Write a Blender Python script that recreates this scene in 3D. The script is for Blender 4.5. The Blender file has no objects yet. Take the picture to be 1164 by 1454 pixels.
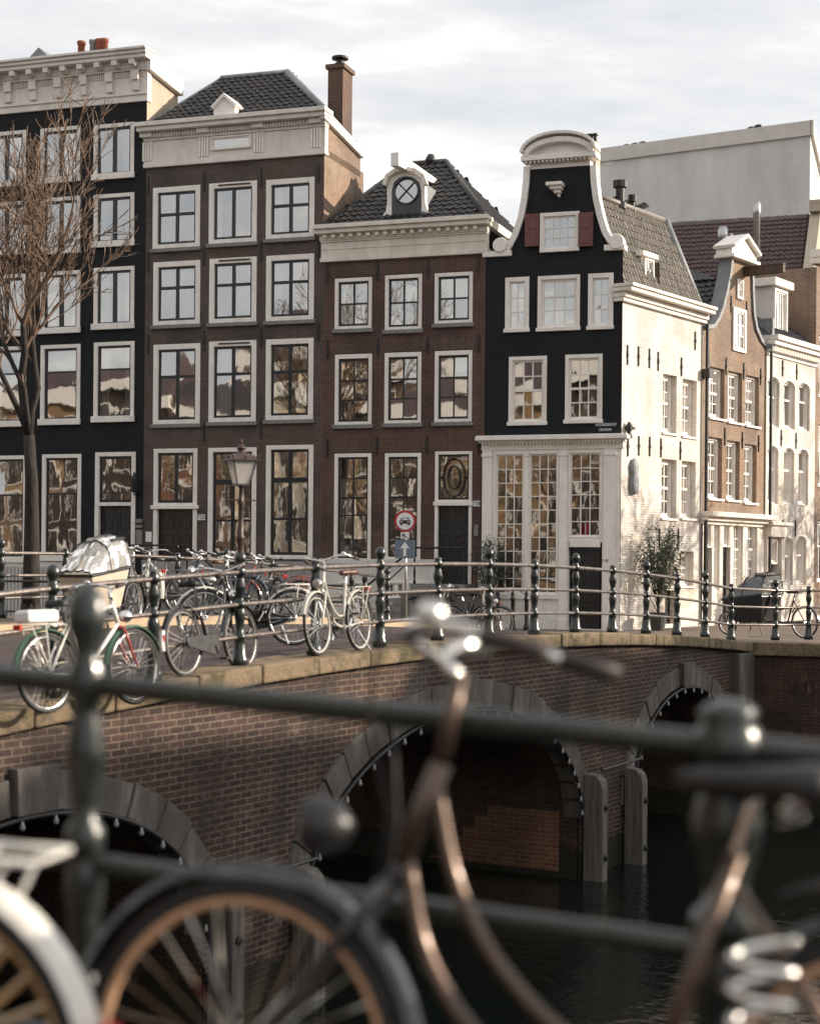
import bpy, bmesh, math, random
from mathutils import Vector, Matrix
R = math.radians
rnd = random.Random(7)
scn = bpy.context.scene
COL = scn.collection

# ------------------------------------------------------------------ camera, world, sun, exposure
EYE = 1.69            # eye height above the pavement at the corner house
FPX, CX, CY, ROLL = 2300.0, 582.0, 800.0, 0.009   # measured from the photograph (1164 x 1454)
cam = bpy.data.cameras.new("camera")
camo = bpy.data.objects.new("camera", cam); COL.objects.link(camo)
cam.sensor_fit = 'VERTICAL'; cam.sensor_height = 36.0; cam.sensor_width = 36.0
cam.lens = FPX / 1454 * 36
cam.shift_y = (CY - 727) / 1454
camo.location = (0, 0, EYE); camo.rotation_euler = (R(90), -ROLL, 0)
cam.clip_end = 2000
cam.dof.use_dof = True; cam.dof.focus_distance = 37; cam.dof.aperture_fstop = 1.75; cam.dof.aperture_blades = 0
scn.camera = camo
SUN_EL, SUN_AZ = 19.0, 85.5        # azimuth clockwise from +Y
sd = Vector((math.sin(R(SUN_AZ))*math.cos(R(SUN_EL)), math.cos(R(SUN_AZ))*math.cos(R(SUN_EL)), math.sin(R(SUN_EL))))
sun = bpy.data.lights.new("sun", 'SUN'); sun.energy = 5.0; sun.angle = R(0.6); sun.color = (1, .86, .70)
suno = bpy.data.objects.new("sun", sun); COL.objects.link(suno)
suno.rotation_euler = sd.to_track_quat('Z', 'Y').to_euler(); suno.location = (40, 10, 40)
scn.view_settings.view_transform = 'Standard'; scn.view_settings.look = 'None'
scn.view_settings.exposure = 0.5; scn.view_settings.gamma = 1.0

w = bpy.data.worlds.new("World"); scn.world = w; w.use_nodes = True
nt = w.node_tree; nt.nodes.clear(); N = nt.nodes.new; L = nt.links.new
sky = N('ShaderNodeTexSky'); sky.sky_type = 'NISHITA'; sky.sun_disc = False
sky.sun_elevation = R(SUN_EL); sky.sun_rotation = R(SUN_AZ); sky.dust_density = 2.0
b1 = N('ShaderNodeBackground'); b1.inputs[1].default_value = .12; L(sky.outputs[0], b1.inputs[0])
tc = N('ShaderNodeTexCoord'); sep = N('ShaderNodeSeparateXYZ'); L(tc.outputs['Generated'], sep.inputs[0])
def wmath(op, a, b=None, c=None):
    n = N('ShaderNodeMath'); n.operation = op
    for i, v in enumerate((a, b, c)):
        if v is None: continue
        if isinstance(v, (int, float)): n.inputs[i].default_value = v
        else: L(v, n.inputs[i])
    return n.outputs[0]
den = wmath('ADD', wmath('MAXIMUM', sep.outputs[2], 0.0), .16)
cmb = N('ShaderNodeCombineXYZ')
L(wmath('DIVIDE', sep.outputs[0], den), cmb.inputs[0]); L(wmath('DIVIDE', sep.outputs[1], den), cmb.inputs[1])
n1 = N('ShaderNodeTexNoise'); n1.inputs['Scale'].default_value = 1.9; n1.inputs['Detail'].default_value = 9; n1.inputs['Roughness'].default_value = .6
mp = N('ShaderNodeMapping'); mp.inputs['Scale'].default_value = (.75, 1.5, 1); mp.inputs['Location'].default_value = (.7, 2.3, 0)
L(cmb.outputs[0], mp.inputs[0]); L(mp.outputs[0], n1.inputs[0])
cr = N('ShaderNodeValToRGB'); L(n1.outputs[0], cr.inputs[0])
e = cr.color_ramp.elements
e[0].position = .36; e[0].color = (.56, .575, .605, 1); e[1].position = .66; e[1].color = (.98, .93, .87, 1)
x = e.new(.5); x.color = (.69, .682, .677, 1)
vd = N('ShaderNodeVectorMath'); vd.operation = 'DOT_PRODUCT'; L(tc.outputs['Generated'], vd.inputs[0]); vd.inputs[1].default_value = sd
glow = wmath('POWER', wmath('MAXIMUM', vd.outputs['Value'], 0), 6)
b2 = N('ShaderNodeBackground'); L(cr.outputs[0], b2.inputs[0])
L(wmath('MULTIPLY_ADD', glow, 1.2, 1.0), b2.inputs[1])
mx = N('ShaderNodeMixShader'); mx.inputs[0].default_value = .9
L(b1.outputs[0], mx.inputs[1]); L(b2.outputs[0], mx.inputs[2])
wo = N('ShaderNodeOutputWorld'); L(mx.outputs[0], wo.inputs[0])

# ------------------------------------------------------------------ measuring: photograph pixel -> place
def ray(px, py):
    u = px - CX; v = CY - py; c, s = math.cos(ROLL), math.sin(ROLL)
    return Vector(((u*c - v*s)/FPX, 1, (u*s + v*c)/FPX))
def on_plane(px, py, P, D):       # vertical plane through P along D -> distance along D, height
    d = ray(px, py); det = d.x*(-D[1]) + D[0]*d.y
    k = (P[0]*(-D[1]) + D[0]*P[1])/det
    t = (d.x*k - P[0])/D[0] if abs(D[0]) > abs(D[1]) else (d.y*k - P[1])/D[1]
    return t, d.z*k + EYE
def at_depth(px, py, Y): return ray(px, py)*Y + Vector((0, 0, EYE))
def at_height(px, py, z):
    d = ray(px, py); return d*((z-EYE)/d.z) + Vector((0, 0, EYE))
FD = Vector((.9458, -.3248)); PD = Vector((.3248, .9458)); SD = Vector((.5906, .807))
CORNER = Vector((5.42, 41.8))
FROT = math.atan2(FD.y, FD.x); SROT = math.atan2(SD.y, SD.x)

# ------------------------------------------------------------------ materials
MATS = {}
def nmat(name):
    m = bpy.data.materials.new(name); m.use_nodes = True
    t = m.node_tree; bs = t.nodes['Principled BSDF']; MATS[name] = m
    return m, t, bs
def mth(t, op, a, b=None, c=None):
    n = t.nodes.new('ShaderNodeMath'); n.operation = op
    for i, v in enumerate((a, b, c)):
        if v is None: continue
        if isinstance(v, (int, float)): n.inputs[i].default_value = v
        else: t.links.new(v, n.inputs[i])
    return n.outputs[0]
def noise(t, scale, detail=5, coord='Object', vec=None, rough=.55, stretch=None):
    n = t.nodes.new('ShaderNodeTexNoise'); n.inputs['Scale'].default_value = scale; n.inputs['Detail'].default_value = detail
    n.inputs['Roughness'].default_value = rough
    if vec is None:
        c = t.nodes.new('ShaderNodeTexCoord'); vec = c.outputs[coord]
    if stretch:
        m = t.nodes.new('ShaderNodeMapping'); m.inputs['Scale'].default_value = stretch; t.links.new(vec, m.inputs[0]); vec = m.outputs[0]
    t.links.new(vec, n.inputs['Vector']); return n.outputs[0]
def ramp(t, f, stops):
    r = t.nodes.new('ShaderNodeValToRGB'); t.links.new(f, r.inputs[0]); el = r.color_ramp.elements
    while len(el) < len(stops): el.new(.5)
    for e_, (p, c) in zip(el, stops):
        e_.position = p; e_.color = (*c, 1) if not isinstance(c, (int, float)) else (c, c, c, 1)
    return r.outputs[0]
def mixc(t, f, a, b, mode='MIX'):
    n = t.nodes.new('ShaderNodeMix'); n.data_type = 'RGBA'; n.blend_type = mode
    for s, v in ((n.inputs[0], f), (n.inputs[6], a), (n.inputs[7], b)):
        if isinstance(v, (int, float)): s.default_value = v
        elif isinstance(v, tuple): s.default_value = (*v, 1)
        else: t.links.new(v, s)
    return n.outputs[2]
def bump(t, h, strength, dist, bs):
    b = t.nodes.new('ShaderNodeBump'); b.inputs['Strength'].default_value = strength; b.inputs['Distance'].default_value = dist
    t.links.new(h, b.inputs['Height']); t.links.new(b.outputs[0], bs.inputs['Normal']); return b
def plain(name, c, rough=.6, var=.25, scale=6, metal=0, bmp=0, coat=0, dirt=None, stretch=None):
    m, t, bs = nmat(name)
    n = noise(t, scale, 6, stretch=stretch)
    lo = tuple(max(0, v*(1-var)) for v in c); hi = tuple(min(1, v*(1+var*.7)) for v in c)
    col = ramp(t, n, [(.3, lo), (.72, hi)])
    if dirt:
        d = noise(t, scale*.35, 8, rough=.7, stretch=(1, 1, .25)); col = mixc(t, ramp(t, d, [(.5, 0.0), (.75, .6)]), col, dirt)
    t.links.new(col, bs.inputs['Base Color']); bs.inputs['Metallic'].default_value = metal
    t.links.new(ramp(t, noise(t, scale*2.3, 4), [(.3, max(.02, rough-.1)), (.7, min(1, rough+.12))]), bs.inputs['Roughness'])
    if coat: bs.inputs['Coat Weight'].default_value = coat; bs.inputs['Coat Roughness'].default_value = .08
    if bmp: bump(t, noise(t, scale*3, 8), .5, bmp, bs)
    return m
def brick(name, c1, c2, mortar, bw=.21, bh=.066, ms=.007, dirt=(.03, .025, .02), dirtamt=.4, pale=None, bmp=.006, rough=.85, big=1.0):
    m, t, bs = nmat(name)
    tc = t.nodes.new('ShaderNodeTexCoord'); uv = tc.outputs['UV']
    b = t.nodes.new('ShaderNodeTexBrick'); b.inputs['Scale'].default_value = 1
    b.inputs['Brick Width'].default_value = bw; b.inputs['Row Height'].default_value = bh; b.inputs['Mortar Size'].default_value = ms
    b.inputs['Mortar Smooth'].default_value = .3; b.inputs['Bias'].default_value = -.1
    t.links.new(uv, b.inputs[0])
    b.inputs['Color1'].default_value = (*c1, 1); b.inputs['Color2'].default_value = (*c2, 1); b.inputs['Mortar'].default_value = (*mortar, 1)
    patch = ramp(t, noise(t, .55*big, 3, rough=.5), [(.40, (.72, .72, .75)), (.5, (1, 1, 1)), (.62, (1.0, .93, .86))])
    base_ = mixc(t, 1.0, b.outputs[0], patch, 'MULTIPLY')
    col = mixc(t, .5, base_, ramp(t, noise(t, 26, 3, 'UV'), [(.3, .25), (.7, .8)]), 'OVERLAY')
    col = mixc(t, ramp(t, noise(t, .9*big, 8, rough=.68), [(.42, 0.0), (.72, dirtamt)]), col, dirt)
    col = mixc(t, ramp(t, noise(t, 2.2, 6, rough=.6, stretch=(2.6, 2.6, .13)), [(.48, 0.0), (.72, .45)]), col, dirt)
    if pale: col = mixc(t, ramp(t, noise(t, 4.5*big, 10, rough=.8, stretch=(1, 1, .45)), [(.58, 0.0), (.70, .8)]), col, pale)
    t.links.new(col, bs.inputs['Base Color']); bs.inputs['Roughness'].default_value = rough; bs.inputs['Specular IOR Level'].default_value = .3
    h = mixc(t, .35, b.outputs[1], noise(t, 40, 4, 'UV'))
    bb = bump(t, h, .7, bmp, bs); bb.invert = True
    return m
def tiles(name, c1, c2, moss, tw=.22, th=.3):
    m, t, bs = nmat(name)
    wn = t.nodes.new('ShaderNodeTexWhiteNoise'); wn.noise_dimensions = '2D'
    tc = t.nodes.new('ShaderNodeTexCoord'); fl = t.nodes.new('ShaderNodeVectorMath'); fl.operation = 'FLOOR'
    t.links.new(tc.outputs['UV'], fl.inputs[0]); t.links.new(fl.outputs[0], wn.inputs['Vector'])
    col = ramp(t, wn.outputs['Value'], [(.1, c1), (.9, c2)])
    col = mixc(t, ramp(t, noise(t, 1.3, 9, rough=.72), [(.5, 0.0), (.7, .75)]), col, moss)
    t.links.new(col, bs.inputs['Base Color']); bs.inputs['Roughness'].default_value = .5
    bump(t, noise(t, 25, 4), .4, .008, bs)
    return m
def glassmat(name, refl=.55, wave=.012, scale=1.7, tint=(.75, .76, .74)):
    m, t, bs = nmat(name); t.nodes.remove(bs)
    g = t.nodes.new('ShaderNodeBsdfGlossy'); g.inputs['Roughness'].default_value = .02; g.inputs['Color'].default_value = (.96, .95, .93, 1)
    tr = t.nodes.new('ShaderNodeBsdfTransparent'); tr.inputs[0].default_value = (*tint, 1)
    bm = t.nodes.new('ShaderNodeBump'); bm.inputs['Strength'].default_value = 1; bm.inputs['Distance'].default_value = wave
    hh_ = mth(t, 'MULTIPLY_ADD', noise(t, scale*3.6, 2, rough=.4, stretch=(1, 1, .6)), .14, noise(t, scale, 1.5, rough=.4)); t.links.new(hh_, bm.inputs['Height']); t.links.new(bm.outputs[0], g.inputs['Normal'])
    fr = t.nodes.new('ShaderNodeFresnel'); fr.inputs[0].default_value = 1.5
    f = mth(t, 'MULTIPLY_ADD', fr.outputs[0], 1-refl, refl)
    mx = t.nodes.new('ShaderNodeMixShader'); t.links.new(f, mx.inputs[0])
    t.links.new(tr.outputs[0], mx.inputs[1]); t.links.new(g.outputs[0], mx.inputs[2])
    t.links.new(mx.outputs[0], t.nodes['Material Output'].inputs[0])
    return m

plain('white_paint', (.80, .755, .70), .45, .08, 5, dirt=(.50, .45, .38))
plain('cream_paint', (.72, .66, .58), .5, .1, 3, dirt=(.4, .35, .28))
plain('frieze_paint', (.72, .665, .61), .5, .1, 3, dirt=(.4, .36, .3))
plain('dark_sash', (.012, .014, .016), .35, .3, 8)
plain('door_paint', (.012, .013, .014), .3, .4, 6, coat=.3)
plain('door_brown', (.016, .012, .010), .3, .4, 6, coat=.3)
plain('sill_stone', (.20, .195, .19), .8, .25, 9)
plain('plinth_stone', (.30, .29, .28), .8, .25, 4, dirt=(.14, .13, .12))
plain('pale_stucco', (.66, .63, .59), .8, .10, 3, dirt=(.45, .42, .38))
plain('iron', (.012, .012, .013), .45, .4, 12)
plain('rail_paint', (.010, .016, .015), .32, .5, 14, coat=.4, bmp=.001)
plain('gull_lead', (.20, .21, .22), .6, .25, 5)
plain('shutter_red', (.14, .045, .038), .5, .2, 7)
plain('curtain', (.62, .63, .62), .9, .15, 7, stretch=(6, 6, .3))
plain('room', (.055, .040, .030), .9, .5, 1.2)
plain('wood', (.07, .045, .03), .7, .4, 9, stretch=(1, 1, .2))
plain('terracotta', (.24, .07, .04), .8, .25, 8)
plain('zinc', (.5, .5, .5), .35, .2, 6, metal=.8)
plain('chrome', (.75, .73, .70), .14, .1, 6, metal=1)
plain('steel_dull', (.30, .29, .275), .4, .3, 8, metal=.8)
plain('rubber', (.014, .014, .015), .6, .3, 20)
plain('saddle_black', (.012, .012, .012), .5, .3, 10)
plain('saddle_brown', (.10, .035, .02), .45, .3, 10)
plain('bike_black', (.010, .011, .013), .25, .3, 10, coat=.5)
plain('bike_white', (.70, .68, .63), .35, .1, 10, coat=.3)
plain('bike_bronze', (.10, .066, .048), .35, .35, 10, metal=.6, coat=.3)
plain('bike_gold', (.55, .36, .17), .3, .15, 10, metal=.4, coat=.3)
plain('rail_sunlit', (.17, .145, .13), .3, .4, 9, metal=.55)  # sun on the bridge rails put into a lighter, more metallic colour
plain('bike_cream', (.50, .48, .43), .35, .15, 10, coat=.3)
plain('bike_green', (.035, .10, .06), .35, .2, 10, coat=.3)
plain('bike_red', (.27, .035, .025), .35, .2, 10, coat=.3)
plain('bike_grey', (.10, .10, .11), .35, .2, 10, coat=.3)
plain('bike_blue', (.04, .07, .12), .35, .2, 10, coat=.3)
plain('tyre_wall', (.55, .33, .20), .6, .15, 20)
plain('lens_red', (.45, .02, .015), .15, .1, 6, coat=.5)
plain('plastic_dark', (.02, .02, .022), .4, .3, 8)
plain('cargo_beige', (.50, .42, .33), .7, .15, 6)
plain('grip', (.03, .02, .017), .6, .3, 20)
plain('sign_white', (.72, .72, .72), .4, .06, 6)
plain('sign_red', (.38, .02, .03), .4, .1, 6)
plain('sign_blue', (.13, .17, .22), .4, .1, 6)
plain('ink', (.012, .012, .014), .5, .2, 6)
plain('street_blue', (.02, .03, .06), .4, .2, 6)
plain('lamp_paint', (.05, .026, .022), .45, .4, 12)
plain('copper', (.10, .035, .025), .5, .4, 12)
plain('box_metal', (.13, .12, .11), .7, .35, 3, dirt=(.05, .05, .05))
plain('pot', (.05, .05, .05), .6, .3, 6)
plain('bulb', (.26, .25, .24), .1, .05, 6)
plain('grey_render', (.60, .59, .57), .9, .14, 1.1, dirt=(.40, .385, .37), bmp=.004, stretch=(1, 1, .4))
plain('pale_cap', (.60, .57, .52), .8, .1, 2)
plain('beige_render', (.42, .36, .28), .9, .12, 1.2, dirt=(.28, .24, .2))
brick('brick_black', (.007, .0075, .009), (.012, .0125, .014), (.010, .010, .0115), bmp=.005, dirt=(.017, .016, .017), rough=.75)
brick('brick_grey', (.092, .070, .060), (.120, .090, .078), (.11, .092, .082), dirt=(.065, .052, .046))
brick('brick_brown', (.108, .060, .048), (.080, .045, .038), (.17, .13, .11), dirt=(.06, .032, .028), dirtamt=.4)
brick('brick_white', (.80, .76, .70), (.70, .655, .595), (.56, .51, .45), dirt=(.44, .37, .30), dirtamt=.55, bmp=.02)
brick('brick_tan', (.25, .185, .14), (.185, .135, .105), (.38, .29, .21), dirt=(.16, .10, .07), dirtamt=.5)
brick('brick_chimney', (.125, .082, .064), (.095, .064, .052), (.2, .15, .12), dirt=(.06, .045, .04))
brick('brick_bridge', (.080, .046, .034), (.036, .025, .022), (.19, .145, .115), .215, .07, .010, dirt=(.020, .017, .016), dirtamt=.85, pale=(.26, .21, .18), bmp=.016)
brick('brick_vault', (.09, .045, .03), (.05, .03, .024), (.10, .07, .055), .215, .07, .009, dirt=(.012, .011, .012), dirtamt=.9, pale=(.30, .14, .075), bmp=.014)
brick('paving', (.085, .060, .060), (.062, .046, .048), (.05, .042, .038), .2, .1, .008, dirt=(.045, .035, .03), dirtamt=.5, bmp=.008, big=.7)
brick('paving_pale', (.19, .145, .115), (.15, .12, .10), (.09, .075, .06), .3, .3, .01, dirt=(.09, .075, .06), dirtamt=.5, bmp=.006, big=.7)
brick('brick_ochre', (.30, .19, .10), (.25, .15, .08), (.4, .3, .2))
brick('brick_orange', (.20, .085, .045), (.15, .065, .04), (.3, .22, .16))
brick('brick_dusk', (.06, .04, .032), (.045, .03, .026), (.1, .08, .07))
brick('brick_pale', (.66, .58, .45), (.6, .52, .4), (.6, .5, .4))
tiles('tiles_dark', (.016, .017, .019), (.030, .030, .032), (.055, .035, .022))
tiles('tiles_grey', (.15, .135, .115), (.20, .175, .145), (.10, .09, .07), .2, .26)
tiles('tiles_red', (.066, .030, .026), (.05, .025, .023), (.04, .025, .022))
tiles('tiles_slate', (.020, .022, .026), (.030, .032, .036), (.03, .028, .026))
glassmat('glass', .43, .0042, 1.1)
glassmat('glass_clear', .16, .004)
for nm in ('brick_bridge', 'brick_vault', 'arch_stone', 'fender_wood') if False else ('brick_bridge', 'brick_vault'):
    t = MATS[nm].node_tree; bs = t.nodes['Principled BSDF']; src = bs.inputs['Base Color'].links[0].from_socket
    g_ = t.nodes.new('ShaderNodeNewGeometry'); sp_ = t.nodes.new('ShaderNodeSeparateXYZ'); t.links.new(g_.outputs['Position'], sp_.inputs[0])
    zz_ = mth(t, 'ADD', sp_.outputs[2], mth(t, 'MULTIPLY', noise(t, 2.5, 6, rough=.7, stretch=(1, 1, .3)), -.7))
    f_ = mth(t, 'MULTIPLY', mth(t, 'LESS_THAN', zz_, -3.03+.12), .8)
    t.links.new(mixc(t, f_, src, (.014, .017, .010)), bs.inputs['Base Color'])
m, t, bs = nmat('plastic_cover'); bs.inputs['Base Color'].default_value = (.82, .80, .77, 1); bs.inputs['Roughness'].default_value = .12
bs.inputs['Transmission Weight'].default_value = .75; bs.inputs['IOR'].default_value = 1.25; bs.inputs['Coat Weight'].default_value = .6
bump(t, noise(t, 4.5, 4, rough=.5), 1, .03, bs)
m, t, bs = nmat('cover_dark'); bs.inputs['Base Color'].default_value = (.10, .10, .105, 1); bs.inputs['Roughness'].default_value = .2
bs.inputs['Coat Weight'].default_value = .5; bump(t, noise(t, 4, 5, rough=.6), 1, .04, bs)
m, t, bs = nmat('lamp_glass'); bs.inputs['Base Color'].default_value = (.7, .66, .62, 1); bs.inputs['Roughness'].default_value = .35
bs.inputs['Transmission Weight'].default_value = .55
# coping stone: weathered, mossy and rusty patches
m, t, bs = nmat('coping_stone')
c_ = mixc(t, ramp(t, noise(t, 2.4, 10, rough=.75), [(.46, 0.0), (.62, 1.0)]), (.235, .175, .115), (.075, .07, .028))
c_ = mixc(t, ramp(t, noise(t, 7, 10, rough=.8), [(.52, 0.0), (.66, .8)]), c_, (.30, .19, .09))
c_ = mixc(t, ramp(t, noise(t, 3.6, 10, rough=.8, stretch=(1, 1, .6)), [(.53, 0.0), (.66, .85)]), c_, (.03, .027, .02))
t.links.new(c_, bs.inputs['Base Color']); bs.inputs['Roughness'].default_value = .9; bump(t, noise(t, 11, 10, rough=.75), 1, .05, bs)
m, t, bs = nmat('kerb_stone')
c_ = ramp(t, noise(t, 3, 8, rough=.7), [(.35, (.36, .26, .17)), (.7, (.5, .38, .25))]); t.links.new(c_, bs.inputs['Base Color']); bs.inputs['Roughness'].default_value = .85
m, t, bs = nmat('arch_stone')
c_ = ramp(t, noise(t, 1.5, 9, rough=.75, stretch=(1, 1, .3)), [(.3, (.03, .027, .025)), (.52, (.10, .088, .078)), (.76, (.30, .27, .24))])
t.links.new(c_, bs.inputs['Base Color']); bs.inputs['Roughness'].default_value = .9; bump(t, noise(t, 16, 9, rough=.7), .7, .012, bs)
m, t, bs = nmat('fender_wood')
c_ = ramp(t, noise(t, 3, 8, rough=.65, stretch=(6, 6, .35)), [(.3, (.045, .04, .036)), (.7, (.18, .165, .15))])
t.links.new(c_, bs.inputs['Base Color']); bs.inputs['Roughness'].default_value = .85; bump(t, noise(t, 5, 6, stretch=(8, 8, .3)), .6, .01, bs)
m, t, bs = nmat('water')
bs.inputs['Base Color'].default_value = (.007, .010, .008, 1); bs.inputs['Roughness'].default_value = .025; bs.inputs['IOR'].default_value = 1.33
h = mixc(t, .4, noise(t, .9, 5, stretch=(1, 1.6, 1)), noise(t, 4.5, 4)); bump(t, h, .55, .07, bs)
m, t, bs = nmat('bark')
c_ = ramp(t, noise(t, 9, 8, rough=.7, stretch=(1, 1, .3)), [(.3, (.010, .009, .008)), (.75, (.045, .036, .030))])
t.links.new(c_, bs.inputs['Base Color']); bs.inputs['Roughness'].default_value = .9; bump(t, noise(t, 14, 8, stretch=(1, 1, .25)), .8, .03, bs)
plain('twig', (.16, .105, .072), .8, .5, 3)
plain('twig_pale', (.34, .24, .15), .8, .4, 3)
plain('leaf', (.055, .075, .035), .5, .6, 5)
plain('leaf_dark', (.035, .055, .03), .5, .5, 5)

# ------------------------------------------------------------------ mesh helpers
class MB:
    def __init__(s): s.v = []; s.f = []; s.uv = []
    def poly(s, pts, uv=None):
        i = len(s.v); s.v += [tuple(p) for p in pts]; s.f.append(tuple(range(i, i+len(pts)))); s.uv.append(uv); return s
    def box(s, x0, x1, y0, y1, z0, z1, M=None):
        p = [Vector(q) for q in ((x0,y0,z0),(x1,y0,z0),(x1,y1,z0),(x0,y1,z0),(x0,y0,z1),(x1,y0,z1),(x1,y1,z1),(x0,y1,z1))]
        if M: p = [M @ q for q in p]
        i = len(s.v); s.v += [tuple(q) for q in p]
        for q in ((0,3,2,1),(4,5,6,7),(0,1,5,4),(1,2,6,5),(2,3,7,6),(3,0,4,7)): s.f.append(tuple(i+k for k in q)); s.uv.append(None)
        return s
    def hexa(s, p):
        i = len(s.v); s.v += [tuple(q) for q in p]
        for q in ((0,3,2,1),(4,5,6,7),(0,1,5,4),(1,2,6,5),(2,3,7,6),(3,0,4,7)): s.f.append(tuple(i+k for k in q)); s.uv.append(None)
        return s
    def prism(s, pts, y0, y1):      # outline in x,z extruded along y
        n = len(pts); i = len(s.v)
        s.v += [(p[0], y0, p[1]) for p in pts] + [(p[0], y1, p[1]) for p in pts]
        s.f += [tuple(range(i, i+n)), tuple(range(i+2*n-1, i+n-1, -1))]; s.uv += [None]*2
        for k in range(n):
            j = (k+1) % n; s.f.append((i+k, i+j, i+n+j, i+n+k)); s.uv.append(None)
        return s
    def ribbon(s, pts, wdt, y0, y1):  # band of width wdt on the left of a polyline in x,z
        P = [Vector(p) for p in pts]; off = []
        for k in range(len(P)):
            d = (P[min(k+1, len(P)-1)] - P[max(k-1, 0)]).normalized(); off.append(P[k] + Vector((-d.y, d.x))*wdt)
        for k in range(len(P)-1):
            a, b, c, d = P[k], P[k+1], off[k+1], off[k]
            s.hexa([(a.x,y0,a.y),(b.x,y0,b.y),(b.x,y1,b.y),(a.x,y1,a.y),(d.x,y0,d.y),(c.x,y0,c.y),(c.x,y1,c.y),(d.x,y1,d.y)])
        return s
    def tube(s, path, rad, n=8, closed=False):
        P = [Vector(p) for p in path]; m_ = len(P)
        rr = rad if isinstance(rad, (list, tuple)) else [rad]*m_
        up = None; i0 = len(s.v)
        for k in range(m_):
            d = (P[(k+1) % m_] - P[k-1]) if closed else (P[min(k+1, m_-1)] - P[max(k-1, 0)])
            d = d.normalized() if d.length > 1e-9 else Vector((0, 0, 1))
            if up is None: up = Vector((0, 0, 1)) if abs(d.z) < .9 else Vector((1, 0, 0))
            a = d.cross(up)
            if a.length < 1e-4: a = d.orthogonal()
            a.normalize(); b = a.cross(d).normalized(); up = b
            for j in range(n):
                g = 2*math.pi*j/n; s.v.append(tuple(P[k] + (a*math.cos(g) + b*math.sin(g))*rr[k]))
        for k in range(m_ if closed else m_-1):
            for j in range(n):
                q = (k+1) % m_; jj = (j+1) % n
                s.f.append((i0+k*n+j, i0+k*n+jj, i0+q*n+jj, i0+q*n+j)); s.uv.append(None)
        if not closed:
            s.f.append(tuple(i0+j for j in range(n))); s.f.append(tuple(i0+(m_-1)*n+j for j in reversed(range(n)))); s.uv += [None]*2
        return s
    def lathe(s, prof, c=(0, 0, 0), n=14, M=None):   # prof [(r,z)]
        i0 = len(s.v)
        for r, z in prof:
            for j in range(n):
                g = 2*math.pi*j/n; p = Vector((r*math.cos(g), r*math.sin(g), z))
                if M: p = M @ p
                s.v.append((p.x+c[0], p.y+c[1], p.z+c[2]))
        for k in range(len(prof)-1):
            for j in range(n):
                jj = (j+1) % n; s.f.append((i0+k*n+j, i0+k*n+jj, i0+(k+1)*n+jj, i0+(k+1)*n+j)); s.uv.append(None)
        s.f.append(tuple(i0+j for j in reversed(range(n)))); s.f.append(tuple(i0+(len(prof)-1)*n+j for j in range(n))); s.uv += [None]*2
        return s
    def build(s, name, mat, parent=None, loc=None, rot=None, smooth=False, bev=0):
        me = bpy.data.meshes.new(name); me.from_pydata(s.v, [], s.f); me.update()
        bm = bmesh.new(); bm.from_mesh(me); bmesh.ops.recalc_face_normals(bm, faces=bm.faces)
        uvl = bm.loops.layers.uv.new("UVMap")
        for f, u in zip(bm.faces, s.uv):
            if u:
                for l, q in zip(f.loops, u): pass
                d = {}
                for vi, q in zip(s.f[f.index], u): d[vi] = q
                for l in f.loops: l[uvl].uv = d[l.vert.index]
            else:
                n = f.normal; ax, ay, az = abs(n.x), abs(n.y), abs(n.z)
                for l in f.loops:
                    c = l.vert.co
                    l[uvl].uv = (c.x, c.z) if ay >= ax and ay >= az*.8 else ((c.y, c.z) if ax >= az*.8 else (c.x, c.y))
            f.smooth = smooth
        bm.to_mesh(me); bm.free()
        me.materials.append(MATS[mat])
        o = bpy.data.objects.new(name, me); COL.objects.link(o)
        if parent: o.parent = parent
        if loc is not None: o.location = loc
        if rot is not None: o.rotation_euler = rot
        if bev:
            b = o.modifiers.new('bevel', 'BEVEL'); b.width = bev; b.segments = 2; b.limit_method = 'ANGLE'; b.angle_limit = R(40)
        if smooth:
            pass
        return o
def smooth_path(pts, n=5):
    P = [Vector(p) for p in pts]; P = [P[0]*2-P[1]]+P+[P[-1]*2-P[-2]]; out = []
    for k in range(1, len(P)-2):
        a, b, c, d = P[k-1:k+3]
        for j in range(n):
            t_ = j/n; out.append(.5*((2*b)+(c-a)*t_+(2*a-5*b+4*c-d)*t_*t_+(3*b-a-3*c+d)*t_**3))
    return out+[P[-2]]
def tag(o, label=None, cat=None, group=None, kind=None):
    if label: o['label'] = label
    if cat: o['category'] = cat
    if group: o['group'] = group
    if kind: o['kind'] = kind
    return o
def thing(name, label, cat, loc=(0,0,0), rz=0, group=None, lean=0):
    o = bpy.data.objects.new(name, None); COL.objects.link(o); o.location = loc; o.rotation_euler = (lean, 0, rz); o.empty_display_size = .2
    return tag(o, label, cat, group)
def copy_tree(o, parent=None):
    c = o.copy(); COL.objects.link(c)
    if parent: c.parent = parent
    for ch in list(o.children): copy_tree(ch, c)
    return c
def text(txt, size, mat, parent, loc, rot, name='lettering', squash=1):
    cu = bpy.data.curves.new('txt', 'FONT'); cu.body = txt; cu.size = size; cu.extrude = .002; cu.align_x = 'CENTER'; cu.align_y = 'CENTER'
    ob = bpy.data.objects.new('txt', cu); COL.objects.link(ob)
    bpy.context.view_layer.update()
    me = bpy.data.meshes.new_from_object(ob.evaluated_get(bpy.context.evaluated_depsgraph_get()))
    bpy.data.objects.remove(ob); bpy.data.curves.remove(cu)
    me.materials.clear(); me.materials.append(MATS[mat])
    o = bpy.data.objects.new(name, me); COL.objects.link(o); o.parent = parent; o.location = loc; o.rotation_euler = rot; o.scale = (squash, 1, 1)
    return o

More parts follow.
